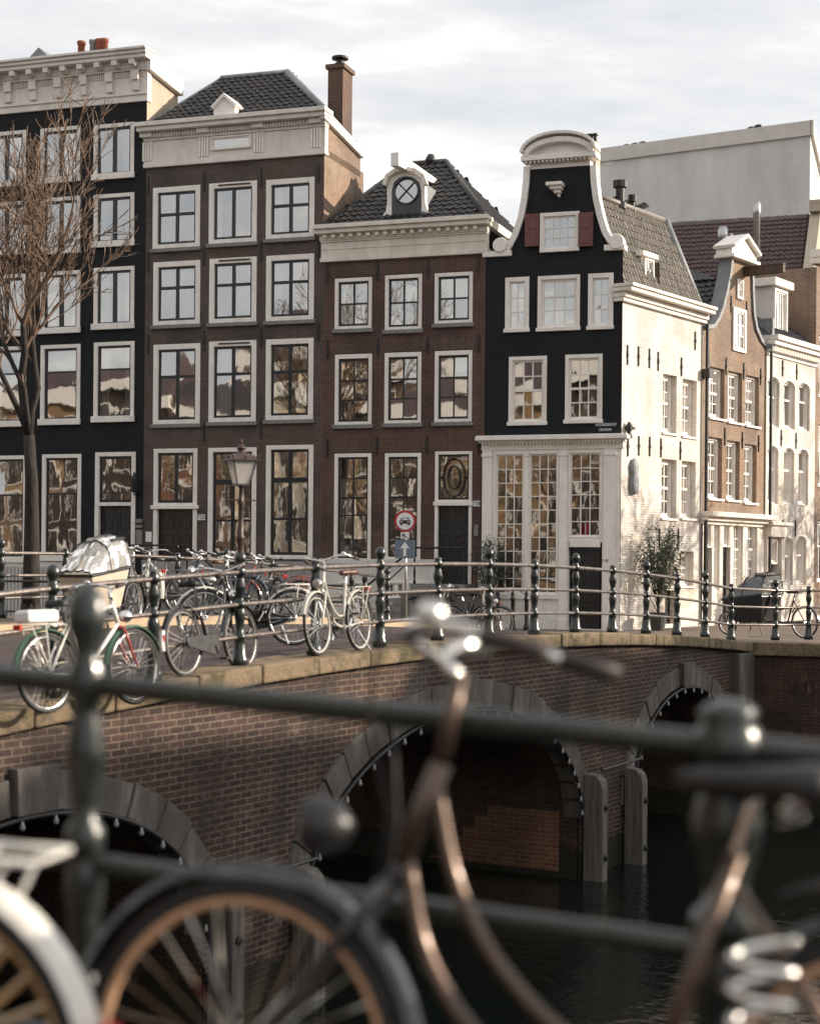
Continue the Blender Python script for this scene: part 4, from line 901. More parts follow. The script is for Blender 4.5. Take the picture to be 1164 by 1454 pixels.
MB().box(-.05,.08,-.2,3.4,zt-.4,zt+.5).build('party_parapet','gull_lead',hF)
xd = fF.x(1128,470)-.1; m = MB(); m.box(xd-.55,xd+.55,.5,3.2,zt+.3,zt+1.75); d_ = m.build('dormer','frieze_paint',hF,bev=.01); MB().box(xd-.72,xd+.72,.3,3.4,zt+1.751,zt+2.0).build('dormer_roof','white_paint',d_,bev=.02)
window(d_,(xd-.5,xd+.5,zt+.35,zt+1.7),[.25,.5,.75],[],fw=.08,sash='white_paint',sb=.04,bar=.03,y=.42,proud=.01,dep=.078,sill=None)
MB().tube([(.02,-.14,zt-.5),(.02,-.14,.1)],.05,8).build('drain_pipe','iron',hF)
# ---- G: next brick house, mostly outside the frame
fG = Facade(CORNER, SD, SROT, F_X0+WF+.02)
hG = thing('canal_house', 'brown brick house cut off by the right edge of the picture, with window balconies', 'house', (fG.o.x, fG.o.y, 0), SROT)
zG = fG.z(1164,372); wg = [(.25+1.5*j,1.25+1.5*j,z0,z0+2.0) for j in range(3) for z0 in (1.2,4.3,7.2,10.2) if z0 < zG-2.2]
m = MB(); wall_grid(m,0,5,-.3,zG,wg); m.build('front_wall','brick_tan',hG); shell(hG,5,zG-.2,3,'brick_tan')
for r in wg:
    window(hG,r,[.5],[(.6,.06)],fw=.08,sash='white_paint',y=.1,sill='white_paint')
    if r[2] > 2: 
        m = MB(); m.tube([(r[0],-.2,r[2]+.5),(r[1],-.2,r[2]+.5)],.02,6)
        for j in range(7): x = r[0]+(r[1]-r[0])*j/6; m.tube([(x,-.2,r[2]-.05),(x,-.2,r[2]+.5)],.012,5)
        m.build('window_guard','iron',hG)
cornice(hG,0,5,[(zG-.1,zG+.1,.15,.1),(zG+.1,zG+.35,.4,.2)],'cream_paint')
# ---- H: house with a big dark red tile roof, behind
YH = 62.0; hp = at_depth(952,420,YH); 
hH = thing('back_house', 'house behind the gables with a broad dark red tile roof and metal flues', 'house', (hp.x,YH,0), FROT)
def locF(o, p): v = Vector((p.x-o.x, p.y-o.y)); return (v.dot(FD), v.dot(PD), p.z)
oH = Vector((hp.x,YH)); 
fH = Facade(oH, FD, FROT, 0.0); xe = fH.x(1135,415); ze = (fH.z(952,425)+fH.z(1135,425))/2-.3
rA = fH.back(952,322,4.0); rB = fH.back(1145,299,4.0); zrH = (rA[1]+rB[1])/2
tiled('tile_roof','tiles_red',hH,[([(-2.5,0,ze),(xe,0,ze),(xe,4,zrH),(-2.5,4,zrH)],(1,0,0)), ([(-2.5,8,ze),(xe,8,ze),(xe,4,zrH),(-2.5,4,zrH)],(1,0,0))])
m = MB(); m.box(-2.5,xe,.15,7.9,-.3,ze-.02); m.prism([(xe-.02,0)]*0 or [(xe,-.3),(xe+.35,-.3),(xe+.35,ze),(xe,ze)],.0,8); m.build('wall','brick_tan',hH)
m = MB(); m.hexa([(xe,-.2,ze-.3),(xe+.4,-.2,ze-.3),(xe+.4,4.1,zrH-.2),(xe,4.1,zrH-.2),(xe,-.2,ze+.25),(xe+.4,-.2,ze+.25),(xe+.4,4.1,zrH+.35),(xe,4.1,zrH+.35)]); m.box(xe,xe+.45,3.4,4.2,zrH,zrH+.45); m.poly([(xe+.35,0,ze),(xe+.35,4,zrH),(xe+.35,8,ze)]); m.build('gable_parapet','beige_render',hH)
MB().box(-2.6,xe+.3,-.3,.2,ze-.35,ze-.02).build('gutter','cream_paint',hH,bev=.02)
for px,yy,t0,rr_ in ((1073,1.0,287,.13),(1025,.6,322,.17),(1037,.8,332,.07)):
    b_ = fH.back(px,400,yy); t_ = fH.back(px,t0,yy); m = MB(); hgt = t_[1]-ze; m.lathe([(rr_,0),(rr_,hgt-.5),(rr_*1.15,hgt-.48),(rr_*1.15,hgt-.1),(rr_*.9,hgt-.08),(rr_*.9,hgt)],(b_[0],yy,ze),12); m.build('metal_flue','zinc',hH,smooth=True)
# ---- I: tall building with a blank rendered wall
YI = 74.0; ip = at_depth(845,300,YI); oI = Vector((ip.x,YI)); fI = Facade(oI, FD, FROT, 0.0)
hI = thing('apartment_block', 'tall building behind the roofs showing one blank grey rendered wall', 'building', (oI.x,oI.y,0), FROT)
iA = fI.pt(845,214); iB = fI.pt(1150,173); iC = fI.back(1172,192,3.5); sl = (iB[1]-iA[1])/(iB[0]-iA[0]); x_l = -2.2
m = MB(); m.hexa([(x_l,0,-.3),(iB[0],0,-.3),(iB[0],12,-.3),(x_l,12,-.3),(x_l,0,iA[1]+sl*x_l),(iB[0],0,iB[1]),(iB[0],12,iB[1]-1.6),(x_l,12,iA[1]+sl*x_l-1)]); m.build('wall','grey_render',hI)
m = MB(); m.hexa([(x_l,-.12,iA[1]+sl*x_l-.55),(iB[0]+.05,-.12,iB[1]-.6),(iB[0]+.05,.2,iB[1]-.6),(x_l,.2,iA[1]+sl*x_l-.55),(x_l,-.12,iA[1]+sl*x_l+.05),(iB[0]+.05,-.12,iB[1]+.05),(iB[0]+.05,.2,iB[1]+.05),(x_l,.2,iA[1]+sl*x_l+.05)])
m.hexa([(iB[0],-.12,iB[1]-.6),(iB[0]+.15,-.12,iB[1]-.6),(iB[0]+.15,12,iB[1]-2.2),(iB[0],12,iB[1]-2.2),(iB[0],-.12,iB[1]+.05),(iB[0]+.15,-.12,iB[1]+.05),(iB[0]+.15,12,iB[1]-1.55),(iB[0],12,iB[1]-1.55)]); m.build('parapet','pale_cap',hI)
for px,py in ((886,208),(898,206),(909,204),(1064,183),(1074,180)):
    x,z = fI.pt(px,py); MB().lathe([(.14,-.2),(.14,.12),(.2,.13),(.2,.2),(.05,.26)],(x,.6,z),8).build('roof_vent','iron',hI)
for px,py in ((935,215),(993,207)):
    x,z = fI.pt(px,py); MB().box(x-.2,x+.2,-.02,.1,z-.09,z+.09).build('wall_vent','iron',hI)
x,z = fI.pt(861,228); MB().box(x-.3,x+.3,-.02,.1,z-.2,z+.2).build('wall_hatch','white_paint',hI)

# ------------------------------------------------------------------ houses outside the frame: their sunlit fronts show in the window panes, the right row is added to shade the bridge
def plain_house(o, rz, wd, hh, dp, mat, label, nrow=4, ncol=3, gable=True):
    h = thing('brick_house', label, 'house', (o.x,o.y,.3), rz); m = MB(); m.box(0,wd,0,dp,-.3,hh-.05); m.build('wall',mat,h)
    m = MB(); fs = []
    for i in range(nrow):
        for j in range(ncol):
            x = wd*(j+.5)/ncol; z0 = .9+(hh-2)*i/nrow; w_ = wd/ncol*.30; h_ = (hh-2)/nrow*.68
            f = MB().box(x-w_-.12,x+w_+.12,-.07,-.003,z0-.12,z0+h_+.12).build('window','white_paint',h); MB().box(x-w_,x-.04,-.09,-.071,z0,z0+h_).box(x+.04,x+w_,-.09,-.071,z0,z0+h_).build('pane','room',f)
    MB().box(-.1,wd+.1,-.4,.3,hh-.9,hh).build('cornice','white_paint',h)
    m = MB(); roofpoly(m,[(0,0,hh),(wd,0,hh),(wd*.75,dp/2,hh+2.6),(wd*.25,dp/2,hh+2.6)],(1,0,0)); roofpoly(m,[(0,dp,hh),(wd,dp,hh),(wd*.75,dp/2,hh+2.6),(wd*.25,dp/2,hh+2.6)],(1,0,0)); roofpoly(m,[(0,0,hh),(0,dp,hh),(wd*.25,dp/2,hh+2.6)],(0,1,0)); roofpoly(m,[(wd,0,hh),(wd,dp,hh),(wd*.75,dp/2,hh+2.6)],(0,1,0))
    if gable: m.build('tile_roof','tiles_red',h)
    return h
O0 = CORNER - PD*49 + FD*6
xx = 0
kinds = ['pale stone','red brick','tall dark brick','ochre brick','wide dark brick','tall pale stone','low red brick','dark brown brick','narrow ochre brick']
for k,(wd,hh,mt) in enumerate(((6.5,12.5,'brick_pale'),(5.6,11,'brick_orange'),(7,13.2,'brick_dusk'),(6,12,'brick_ochre'),(7.5,11.6,'brick_dusk'),(6.2,13.5,'brick_pale'),(6.4,11,'brick_orange'),(7,12.6,'brick_dusk'),(6,11.4,'brick_ochre'))):
    p = O0 - FD*xx; plain_house(p, FROT+math.pi, wd, hh, 9, mt, kinds[k]+' house across the canal, behind the camera, mirrored in the panes'); xx += wd+.02
B0 = RB + NS*8.5 - SD*6.2
xx = 0
for k,(wd,hh) in enumerate(((7.6,9.6),(7.6,11.0),(9,12.0),(7,12.3))):
    p = B0 + SD*(xx+wd); plain_house(p, SROT+math.pi, wd, hh, 5.5, 'brick_orange', ['first','second','third','fourth'][k]+' unseen house on the right bank, added to shade the bridge', 3, 3, False); xx += wd+.02

# ------------------------------------------------------------------ the bridge (local x along it, local y into it)
WB_ = 7.9
br = thing('bridge', 'brick canal bridge with three arches, stone arch rings and mossy coping', 'bridge', (E0.x,E0.y,0), BROT)
ARCH = [(-2.88,2.49,EYE-2.2),(5.04,3.72,EYE-1.875),(13.14,2.465,EYE-2.07)]; SPR = EYE-3.8
def intr(s):
    for c,h,z in ARCH:
        if abs(s-c) < h: return SPR+(z-SPR)*math.sqrt(1-((s-c)/h)**2)
    return None
S0, S1 = -12.6, 16.5
def spandrel(y):
    m = MB(); ss = set([S0,S1]); 
    for c,h,z in ARCH: ss |= {c-h*math.cos(math.pi*j/40) for j in range(41)}
    k = S0
    while k < S1: ss.add(round(k,3)); k += .5
    ss = sorted(ss)
    for a,b in zip(ss,ss[1:]):
        if b-a < 1e-4: continue
        za = intr(a); zb__ = intr(b); mid_ = intr((a+b)/2)
        if mid_ is None: za = zb__ = WATER-1.3
        else: za = za if za is not None else SPR; zb__ = zb__ if zb__ is not None else SPR
        m.poly([(a,y,za),(b,y,zb__),(b,y,zdeck(b)-.12),(a,y,zdeck(a)-.12)])
        if mid_ is not None: pass
    return m
spandrel(0).build('spandrel_wall','brick_bridge',br); spandrel(WB_).build('spandrel_wall','brick_bridge',br)
m = MB()
for c,h,z in ARCH:
    pts = [(c-h*math.cos(math.pi*j/40), SPR+(z-SPR)*math.sin(math.pi*j/40)) for j in range(41)]
    pts = [(c-h,WATER-1.3)]+pts+[(c+h,WATER-1.3)]; u = 0
    for a,b in zip(pts,pts[1:]):
        l_ = math.hypot(b[0]-a[0],b[1]-a[1]); m.poly([(a[0],.02,a[1]),(b[0],.02,b[1]),(b[0],WB_,b[1]),(a[0],WB_,a[1])],[(.0,u),(0,u+l_),(WB_,u+l_),(WB_,u)]); u += l_
m.build('vault','brick_vault',br)
for c,h,z in ARCH:
    m = MB(); n_ = 21 if h > 3 else 15; tw = .36 if h > 3 else .34; b_ = z-SPR
    for j in range(n_):
        g = []
        for q in (j+.025, j+.975):
            t_ = math.pi*q/n_; x_, z_ = c-h*math.cos(t_), SPR+b_*math.sin(t_); nx, nz = -math.cos(t_)/h, math.sin(t_)/b_; l_ = math.hypot(nx,nz)
            tk = tw*(1.22 if j == n_//2 else 1.0+.04*((j*7) % 3-1)); g.append(((x_,z_),(x_+nx/l_*tk,z_+nz/l_*tk)))
        (a,b),(d,e_) = g[0],g[1]; y0 = -.035-.008*((j*5) % 3)-(.05 if j == n_//2 else 0)
        m.hexa([(a[0],y0,a[1]),(d[0],y0,d[1]),(d[0],.25,d[1]),(a[0],.25,a[1]),(b[0],y0,b[1]),(e_[0],y0,e_[1]),(e_[0],.25,e_[1]),(b[0],.25,b[1])])
    m.build('arch_ring','arch_stone',br,bev=.012)
m = MB(); s = S0
while s < S1:
    l_ = 1.0+.45*rnd.random(); b = min(s+l_,S1); dz = rnd.uniform(-.012,.012); dy = rnd.uniform(-.012,.012)
    m.hexa([(s+.008,-.13+dy,zdeck(s)-.17),(b-.008,-.13+dy,zdeck(b)-.17),(b-.008,.42,zdeck(b)-.17),(s+.008,.42,zdeck(s)-.17),(s+.008,-.13+dy,zdeck(s)+.02+dz),(b-.008,-.13+dy,zdeck(b)+.02+dz),(b-.008,.42,zdeck(b)+.02+dz),(s+.008,.42,zdeck(s)+.02+dz)]); s = b
m.build('coping','coping_stone',br,bev=.025)
m = MB()
for j in range(58):
    a,b = S0+(S1+2.2-S0)*j/58, S0+(S1+2.2-S0)*(j+1)/58
    roofpoly(m,[(a,.40,zdeck(a)),(b,.40,zdeck(b)),(b,6.0,zdeck(b)),(a,6.0,zdeck(a))],(1,0,0)); m.uv[-1] = [(a,.4),(b,.4),(b,6),(a,6)]
m.build('roadway','paving',br)
m = MB(); m2 = MB()
for j in range(58):
    a,b = S0+(S1+2.2-S0)*j/58, S0+(S1+2.2-S0)*(j+1)/58
    m.hexa([(a,6.0,zdeck(a)-.02),(b,6.0,zdeck(b)-.02),(b,6.22,zdeck(b)-.02),(a,6.22,zdeck(a)-.02),(a,6.0,zdeck(a)+.13),(b,6.0,zdeck(b)+.13),(b,6.22,zdeck(b)+.13),(a,6.22,zdeck(a)+.13)])
    m2.poly([(a,6.22,zdeck(a)+.125),(b,6.22,zdeck(b)+.125),(b,WB_+.12,zdeck(b)+.125),(a,WB_+.12,zdeck(a)+.125)],[(a,0),(b,0),(b,1.8),(a,1.8)])
m.build('kerb','kerb_stone',br); m2.build('pavement','paving_pale',br)
MB().poly([(S0,WB_+.12,zdeck(S0)-.3),(S1,WB_+.12,zdeck(S1)-.3),(S1,WB_+.12,zdeck(S1)+.12),(S0,WB_+.12,zdeck(S0)+.12)]).build('edge_board','coping_stone',br)
def fender(s, z1, wd=.21):
    m = MB(); p = [(-.05,WATER-.6),(-.36,WATER-.6),(-.36,z1-.22),(-.33,z1-.1),(-.25,z1-.02),(-.12,z1),(-.05,z1)]
    n = len(p); i = len(m.v); m.v += [(s-wd/2,a,b) for a,b in p]+[(s+wd/2,a,b) for a,b in p]; m.f += [tuple(range(i,i+n)),tuple(range(i+2*n-1,i+n-1,-1))]+[(i+k,i+(k+1)%n,i+n+(k+1)%n,i+n+k) for k in range(n)]; m.uv += [None]*(n+2)
    o = m.build('fender_post','fender_wood',br,bev=.015)
    for z in (z1-.5,z1-1.25): MB().lathe([(.05,0),(.05,.02),(.025,.03),(.02,.05)],(s,-.36,z),8,Matrix.Rotation(R(90),3,'X')).build('bolt','iron',o)
for s,z1 in ((-.30,EYE-3.28),(1.2,EYE-3.3),(8.92,EYE-3.12),(10.5,EYE-3.2)): fender(s,z1)
for s0,s1,z_ in ((-.3,1.2,EYE-3.22),(8.92,10.5,EYE-3.06)): MB().tube([(s0,-.3,z_),(s1,-.3,z_+.02)],.022,6).build('fender_rod','iron',br)
MB().box(16.5-.9,16.5,-.16,.3,WATER-1.3,zdeck(16)-.205).build('end_pier','arch_stone',br,bev=.02)
brick('vault_orange', (.24, .11, .06), (.16, .07, .04), (.30, .2, .14), .215, .07, .009, dirt=(.05, .03, .02), dirtamt=.7, pale=(.52, .30, .18), bmp=.014)
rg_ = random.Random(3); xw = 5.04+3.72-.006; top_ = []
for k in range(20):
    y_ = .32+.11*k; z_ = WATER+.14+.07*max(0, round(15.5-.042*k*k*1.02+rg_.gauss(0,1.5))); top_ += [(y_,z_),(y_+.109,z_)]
MB().poly([(xw,y,z) for y,z in [(.32,WATER+.1)]+top_+[(top_[-1][0],WATER+.1)]]).build('orange_brick_patch','vault_orange',br)  # stepped patch of paler, more orange brick low on the vault wall
# strings of bulbs under the arches
for k,(c,h,z) in enumerate(ARCH):
    ls = thing('light_string', 'dark cable with a row of small clear bulbs '+('under the left arch of the bridge','along the middle arch of the bridge','under the right arch of the bridge')[k], 'string lights', (E0.x,E0.y,0), BROT, 'strings of bulbs along the bridge arches')
    P = [(c-(h-.03)*math.cos(math.pi*q/60),-.075,SPR+(z-.03-SPR)*math.sin(math.pi*q/60)) for q in range(61)]
    MB().tube(P,.022,6).build('cable','rubber',ls)
    n_ = int(h*7.4); bm_ = None
    for j in range(n_):
        t_ = math.pi*(j+.5)/n_; p = (c-(h-.09)*math.cos(t_),-.10,SPR+(z-.09-SPR)*math.sin(t_))
        if bm_ is None: bm_ = MB().lathe([(.010,.05),(.015,.025),(.026,0),(.022,-.022),(.004,-.034)],n=8).build('bulb','bulb',ls,p,smooth=True)
        else: o = bm_.copy(); COL.objects.link(o); o.location = p

# ------------------------------------------------------------------ railings
RAILZ = (.30,.64,.98)
def post_mesh(tall):
    prof = [(.105,0),(.105,.07),(.085,.10),(.075,.22),(.062,.27),(.074,.28),(.078,.30),(.074,.32),(.055,.34),(.05,.40),(.058,.47),(.072,.54),(.058,.59),(.05,.605),(.066,.615),(.07,.64),(.066,.665),(.045,.68),(.042,.72),(.066,.80),(.07,.84),(.05,.91),(.045,.94),(.064,.95),(.068,.98),(.064,1.01),(.05,1.03)]
    prof += [(.045,1.05),(.05,1.07),(.07,1.10),(.074,1.13),(.062,1.17),(.03,1.195),(.008,1.20)] if tall else [(.06,1.045),(.045,1.06),(.015,1.07)]
    return MB().lathe(prof,n=12)
PM = {}
def railing(label, pts, first_tall=True, rails_ext=(None,None), rz=RAILZ, fat=1.0, rmat='rail_paint', pscale=None):
    r = thing('canal_railing', label, 'railing', pts[0], 0); tall = first_tall; base0 = Vector(pts[0])
    for k,p in enumerate(pts):
        if tall not in PM: o = post_mesh(tall).build('post','rail_paint',r,smooth=True); PM[tall] = o
        else: o = PM[tall].copy(); COL.objects.link(o); o.parent = r
        o.location = Vector(p)-base0; tall = not tall
        q_ = pscale[k] if pscale else .86; o.scale = (q_,q_,1)
    P = [Vector(p)-base0 for p in pts]
    if rails_ext[0]: P = [P[0]+(P[0]-P[1])*rails_ext[0]]+P
    if rails_ext[1]: P = P+[P[-1]+(P[-1]-P[-2])*rails_ext[1]]
    for z in rz: MB().tube([p+Vector((0,0,z)) for p in P],.027*fat if z > .9 else .023*fat,10).build('rail',rmat,r,smooth=True)
    return r
def bpt(s,n,dz=0): p = E0+BD*s+Vector((-BD.y,BD.x))*n; return (p.x,p.y,zdeck(s)+dz)
sl_ = [.335+1.417*k for k in range(-8,12)]
turn = [Vector((QE.x+FD.x*.25+SD.x*.35, QE.y+FD.y*.25+SD.y*.35, .23)) + Vector((FD.x,FD.y,0))*d for d in (0,)]
pts = [bpt(s,.12,.02) for s in sl_]; e_ = Vector(pts[-1])
q1 = at_height(1100,909,.24); q2 = at_height(1147,908,.24)
pts += [tuple(q1), tuple(q2), (q2.x+1.4,q2.y+.3,.24)]
railing('dark green iron railing along the near edge of the bridge above the arches', pts, True, rmat='rail_sunlit')
pts = [bpt(.335+1.417*k,WB_-.25,.125) for k in range(-9,12)]
railing('dark iron railing on the far edge of the bridge behind the parked bicycles', pts, True, rmat='rail_sunlit')
lp = [(QE.x-FD.x*(7.9+1.5*k)+.3*PD.x, QE.y-FD.y*(7.9+1.5*k)+.3*PD.y, .23) for k in range(0,11)]
railing('iron railing on the quay below the house row, left of the bridge', lp, True)
A0 = Vector((-.705,3.545,EYE-1.25)); A1 = Vector((.61,3.10,EYE-1.325)); dA = A1-A0
railing('blurred dark iron railing right in front of the camera', [A0-dA, A0, A1, A1+dA], False, (.5,.5), (.20,.59,.98), 1.0, pscale=(1,.64,1.0,1))

# ------------------------------------------------------------------ trees
def bare_tree(label, loc, H, seed, r0, split=.42, lv=6, group=None, lift=.12, wob=.13, spread=1.0, mat2='twig', first=.62, fork=.6, thin=.004):
    rg = random.Random(seed); tr = thing('bare_tree', label, 'tree', loc, rg.random()*6, group); T = MB(); Cn = MB(); cnt = [0]
    def grow(p, d, ln, r, level):
        n = 4 if level < 3 else 3; pts = [p]; rs = [r]; q = p.copy(); dd = d.copy(); kids = []
        for k in range(n):
            dd = (dd + Vector((rg.gauss(0,wob), rg.gauss(0,wob), rg.gauss(.04,wob*.7)))*(1.0 if level else .3)).normalized()
            q = q + dd*(ln/n); pts.append(q.copy()); rs.append(r*(1-.42*(k+1)/n))
            if level and level < lv-1 and k >= 1 and rg.random() < fork: kids.append((q.copy(), dd.copy(), rs[-1]*.55, .55))
        (T if level < 2 else Cn).tube(pts, [max(q_, thin) for q_ in rs], 8 if level < 2 else (5 if level < 4 else 3))
        if level >= lv or r < .003: return
        m_ = (3 if level == 0 else 2) + (rg.random() < .35)
        for j in range(m_): kids.append((q, dd, rs[-1]*(.92 if j == 0 else rg.uniform(.55,.8)), 1.0))
        a0 = rg.random()*6.3
        for j,(kp,kd,kr,f) in enumerate(kids):
            ax = kd.orthogonal().normalized(); ax.rotate(Matrix.Rotation(a0+j*2.3+rg.gauss(0,.4),3,kd)); nd = kd.copy()
            nd.rotate(Matrix.Rotation(rg.uniform(.3,.75)*spread*(.6 if f == 1.0 and j == len(kids)-m_ else 1),3,ax)); nd = (nd+Vector((0,0,lift))).normalized()
            grow(kp, nd, ln*(first if level == 0 else .74)*rg.uniform(.75,1.15)*(1 if f == 1.0 else .75), kr, level+1)
    T.lathe([(r0*1.5,-.3),(r0*1.25,.1),(r0*1.02,.6)],(0,0,0),10)
    grow(Vector((0,0,.3)), Vector((0,0,1)), H*split, r0, 0)
    T.build('trunk','bark',tr,smooth=True); Cn.build('crown',mat2,tr)
    return tr
def ground_z(p):
    d = (CORNER-Vector((p[0],p[1]))).dot(PD); return max(0,min(.2,.02*d))
bare_tree('bare dark tree in front of the tall black house at the left edge', (-8.62,36.9,.1), 9.0, 14, .225, .46, 8, spread=.66, first=.60, fork=.78, lift=.20, wob=.19, thin=.0075)
bare_tree('bare tree on the right quay, outside the picture, dappling the white wall', (16.8,43.8,.05), 9.2, 11, .2, .33, 7, spread=1.2, fork=.95, wob=.2, thin=.014)
bare_tree('second bare tree on the right quay, outside the picture, shading the white house', (21.5,50.5,.05), 9.6, 12, .2, .33, 7, spread=1.2, fork=.95, wob=.2, thin=.014)
for k,(x,y) in enumerate(((-9.5,4.6),(-14,6.6),(-18.5,7.8),(-23.5,9.6),(-28.5,11.0),(-34,13.2))):
    bare_tree(['nearest','second','third','fourth','fifth','farthest'][k]+' bare tree on the near quay to the left, mirrored in the window panes', (x,y,.41), 10.5, 20+k, .2, .33, 7, spread=1.1, fork=.9, wob=.22, mat2='twig_pale', thin=.01)
def shrub(name, label, loc, H, W, nleaf, seed, mat='leaf', pot=True, trunk=.3):
    rg = random.Random(seed); sh = thing(name, label, 'plant', loc); S = MB(); Lf = MB(); z0 = .45 if pot else 0
    if pot: MB().lathe([(.17,0),(.24,.42),(.26,.42),(.26,.47),(.22,.47),(.21,.40)],n=14).build('pot','pot',sh,smooth=False)
    tips = []
    for k in range(26):
        a = rg.random()*6.28; rr = W*.5*math.sqrt(rg.random()); z = z0+H*(trunk+(1-trunk)*rg.random()**.8); tp = Vector((math.cos(a)*rr*(1.15-abs(z-z0-H*.6)/H), math.sin(a)*rr*(1.15-abs(z-z0-H*.6)/H), z))
        b = Vector((0,0,z0+H*trunk*rg.random())); mid = (b+tp)/2+Vector((0,0,-.08)); S.tube([b,mid,tp],[.014,.009,.003],4); tips += [(mid,tp)]
    S.tube([(0,0,z0-.1),(0.02,0,z0+H*trunk),(0,.02,z0+H*.7)],[.035,.03,.012],6)
    for k in range(nleaf):
        a_,b_ = tips[rg.randrange(len(tips))]; p = a_.lerp(b_, rg.uniform(.2,1.1))+Vector((rg.gauss(0,.07),rg.gauss(0,.07),rg.gauss(0,.07)))
        d = Vector((rg.gauss(0,1),rg.gauss(0,1),rg.gauss(0,.8))).normalized(); e_ = d.orthogonal().normalized(); e_.rotate(Matrix.Rotation(rg.random()*6.28,3,d)); l_ = rg.uniform(.05,.095)
        Lf.poly([p, p+d*l_*.5+e_*l_*.2, p+d*l_, p+d*l_*.5-e_*l_*.2])
    S.build('stem','bark',sh); Lf.build('foliage',mat,sh); return sh
def facpt(f, px, py, out): x = f.x(px,py); p = f.o.xy + f.D*x + Vector((f.D.y,-f.D.x))*out; return p
p = facpt(fD,703,830,.55); shrub('potted_shrub','dark green potted shrub at the left corner of the white shop front',(p.x,p.y,.0),1.9,.95,2200,3,'leaf_dark',trunk=.25)
p = facpt(fS,905,830,.6); shrub('potted_olive_tree','olive tree with a loose crown against the white side wall',(p.x,p.y,.0),2.2,1.35,4600,4,'leaf',trunk=.30)
p = facpt(fE,1030,860,.6); shrub('potted_shrub','low shrub by the shop window of the tan gabled house',(p.x,p.y,0),.9,.6,600,5,'leaf_dark',trunk=.2)
for k,px in enumerate((724,745,764)):
    p = facpt(fD,px,850,1.2); b = thing('bollard',['left one of three small iron bollards','middle one of three small iron bollards','right one of three small iron bollards'][k]+' in front of the shop windows','bollard',(p.x,p.y,0),0,'iron bollards by the shop front')
    MB().lathe([(.075,0),(.075,.12),(.055,.16),(.05,.75),(.07,.78),(.07,.82),(.04,.86),(.06,.93),(.03,1.0),(.005,1.02)],n=10).build('shaft','iron',b,smooth=True)

# ------------------------------------------------------------------ street lamp, traffic sign, utility boxes
def deckpt(px, n, dz=0):
    lo, hi = -12, 18
    for _ in range(50):
        s = (lo+hi)/2; p = E0+BD*s+Vector((-BD.y,BD.x))*n
        u = p.x/p.y*FPX+CX
        if u < px: lo = s
        else: hi = s
    return (p.x,p.y,zdeck(s)+dz), s
lp_ = bpt(.335,.12,.02); lx,ly,lz = lp_[0],lp_[1],lp_[2]+1.02
lm = thing('street_lamp','old street lamp with a crowned four sided lantern rising from a bridge railing post','street lamp',(lx,ly,lz),.45)
zl0 = ray(357,690).z*ly+EYE-lz; zl1 = ray(357,632).z*ly+EYE-lz; hl = zl1-zl0; kk = .62
MB().lathe([(.05,0),(.06,.04),(.035,.08),(.038,.30),(.05,.32),(.03,.35),(.026,zl0-.2),(.04,zl0-.18),(.025,zl0-.14),(.02,zl0-.02),(.045,zl0)],n=12).build('pole','lamp_paint',lm,smooth=True)
MB().tube([(-.17,0,zl0-.15),(.17,0,zl0-.15)],.009,6).build('ladder_bar','lamp_paint',lm)
def pyr(m, w0, z0, w1, z1): m.hexa([(-w0,-w0,z0),(w0,-w0,z0),(w0,w0,z0),(-w0,w0,z0),(-w1,-w1,z1),(w1,-w1,z1),(w1,w1,z1),(-w1,w1,z1)])
m = MB(); pyr(m,.105*kk,zl0+.02,.20*kk,zl0+hl*.62); m.build('lantern_glass','lamp_glass',lm)
m = MB(); pyr(m,.12*kk,zl0,.12*kk,zl0+.02)
for sx in (-1,1):
    for sy in (-1,1): m.tube([(sx*.108*kk,sy*.108*kk,zl0+.015),(sx*.205*kk,sy*.205*kk,zl0+hl*.63)],.008,5)
m.build('lantern_frame','lamp_paint',lm)
m = MB(); pyr(m,.25*kk,zl0+hl*.62,.23*kk,zl0+hl*.67); pyr(m,.23*kk,zl0+hl*.67,.10*kk,zl0+hl*.80); m.lathe([(.09*kk,0),(.06*kk,.03),(.09*kk,.05),(.05*kk,.08),(.02*kk,.10),(.03*kk,.12),(.004,.15)],(0,0,zl0+hl*.80),8)
for sx in (-1,0,1):
    for sy in (-1,0,1):
        if sx or sy: m.lathe([(.008,0),(.014,.02),(.003,.05)],(sx*.23*kk,sy*.23*kk,zl0+hl*.66),6)
m.build('lantern_roof','lamp_paint',lm)
sp = at_depth(575,740,34.5); sg = thing('traffic_sign','round no motor vehicles sign above a square arrow sign on a thin pole','sign',(sp.x,sp.y,.15),-.02)
Z = lambda py: ray(575,py).z*34.5+EYE-.15
MB().tube([(0.05,0.03,0),(0,.03,Z(722))],.028,8).build('pole','zinc',sg,smooth=True)
rr = 15.5/2300*34.5; zc = Z(740); MX = Matrix.Rotation(R(90),3,'X')
MB().lathe([(rr,-.01),(rr,.01)],(0,0,zc),32,MX).build('red_disc','sign_red',sg); d_ = MB().lathe([(rr*.78,.0),(rr*.78,.005)],(0,-.013,zc),32,MX).build('white_disc','sign_white',sg)
car = MB(); k = rr*.5
car.prism([(-k,-.45*k),(-k,.05*k),(-.8*k,.2*k),(-.62*k,.62*k),(.62*k,.62*k),(.8*k,.2*k),(k,.05*k),(k,-.45*k)],-.026,-.022); car.box(-.85*k,-.5*k,-.026,-.022,-.75*k,-.46*k); car.box(.5*k,.85*k,-.026,-.022,-.75*k,-.46*k); car.build('car_symbol','ink',sg,(0,0,zc))
car = MB(); car.prism([(-.55*k,.18*k),(-.47*k,.5*k),(.47*k,.5*k),(.55*k,.18*k)],-.031,-.027); car.box(-.78*k,-.5*k,-.031,-.027,-.22*k,-.02*k); car.box(.5*k,.78*k,-.031,-.027,-.22*k,-.02*k); car.build('car_symbol_windows','sign_white',sg,(0,0,zc))
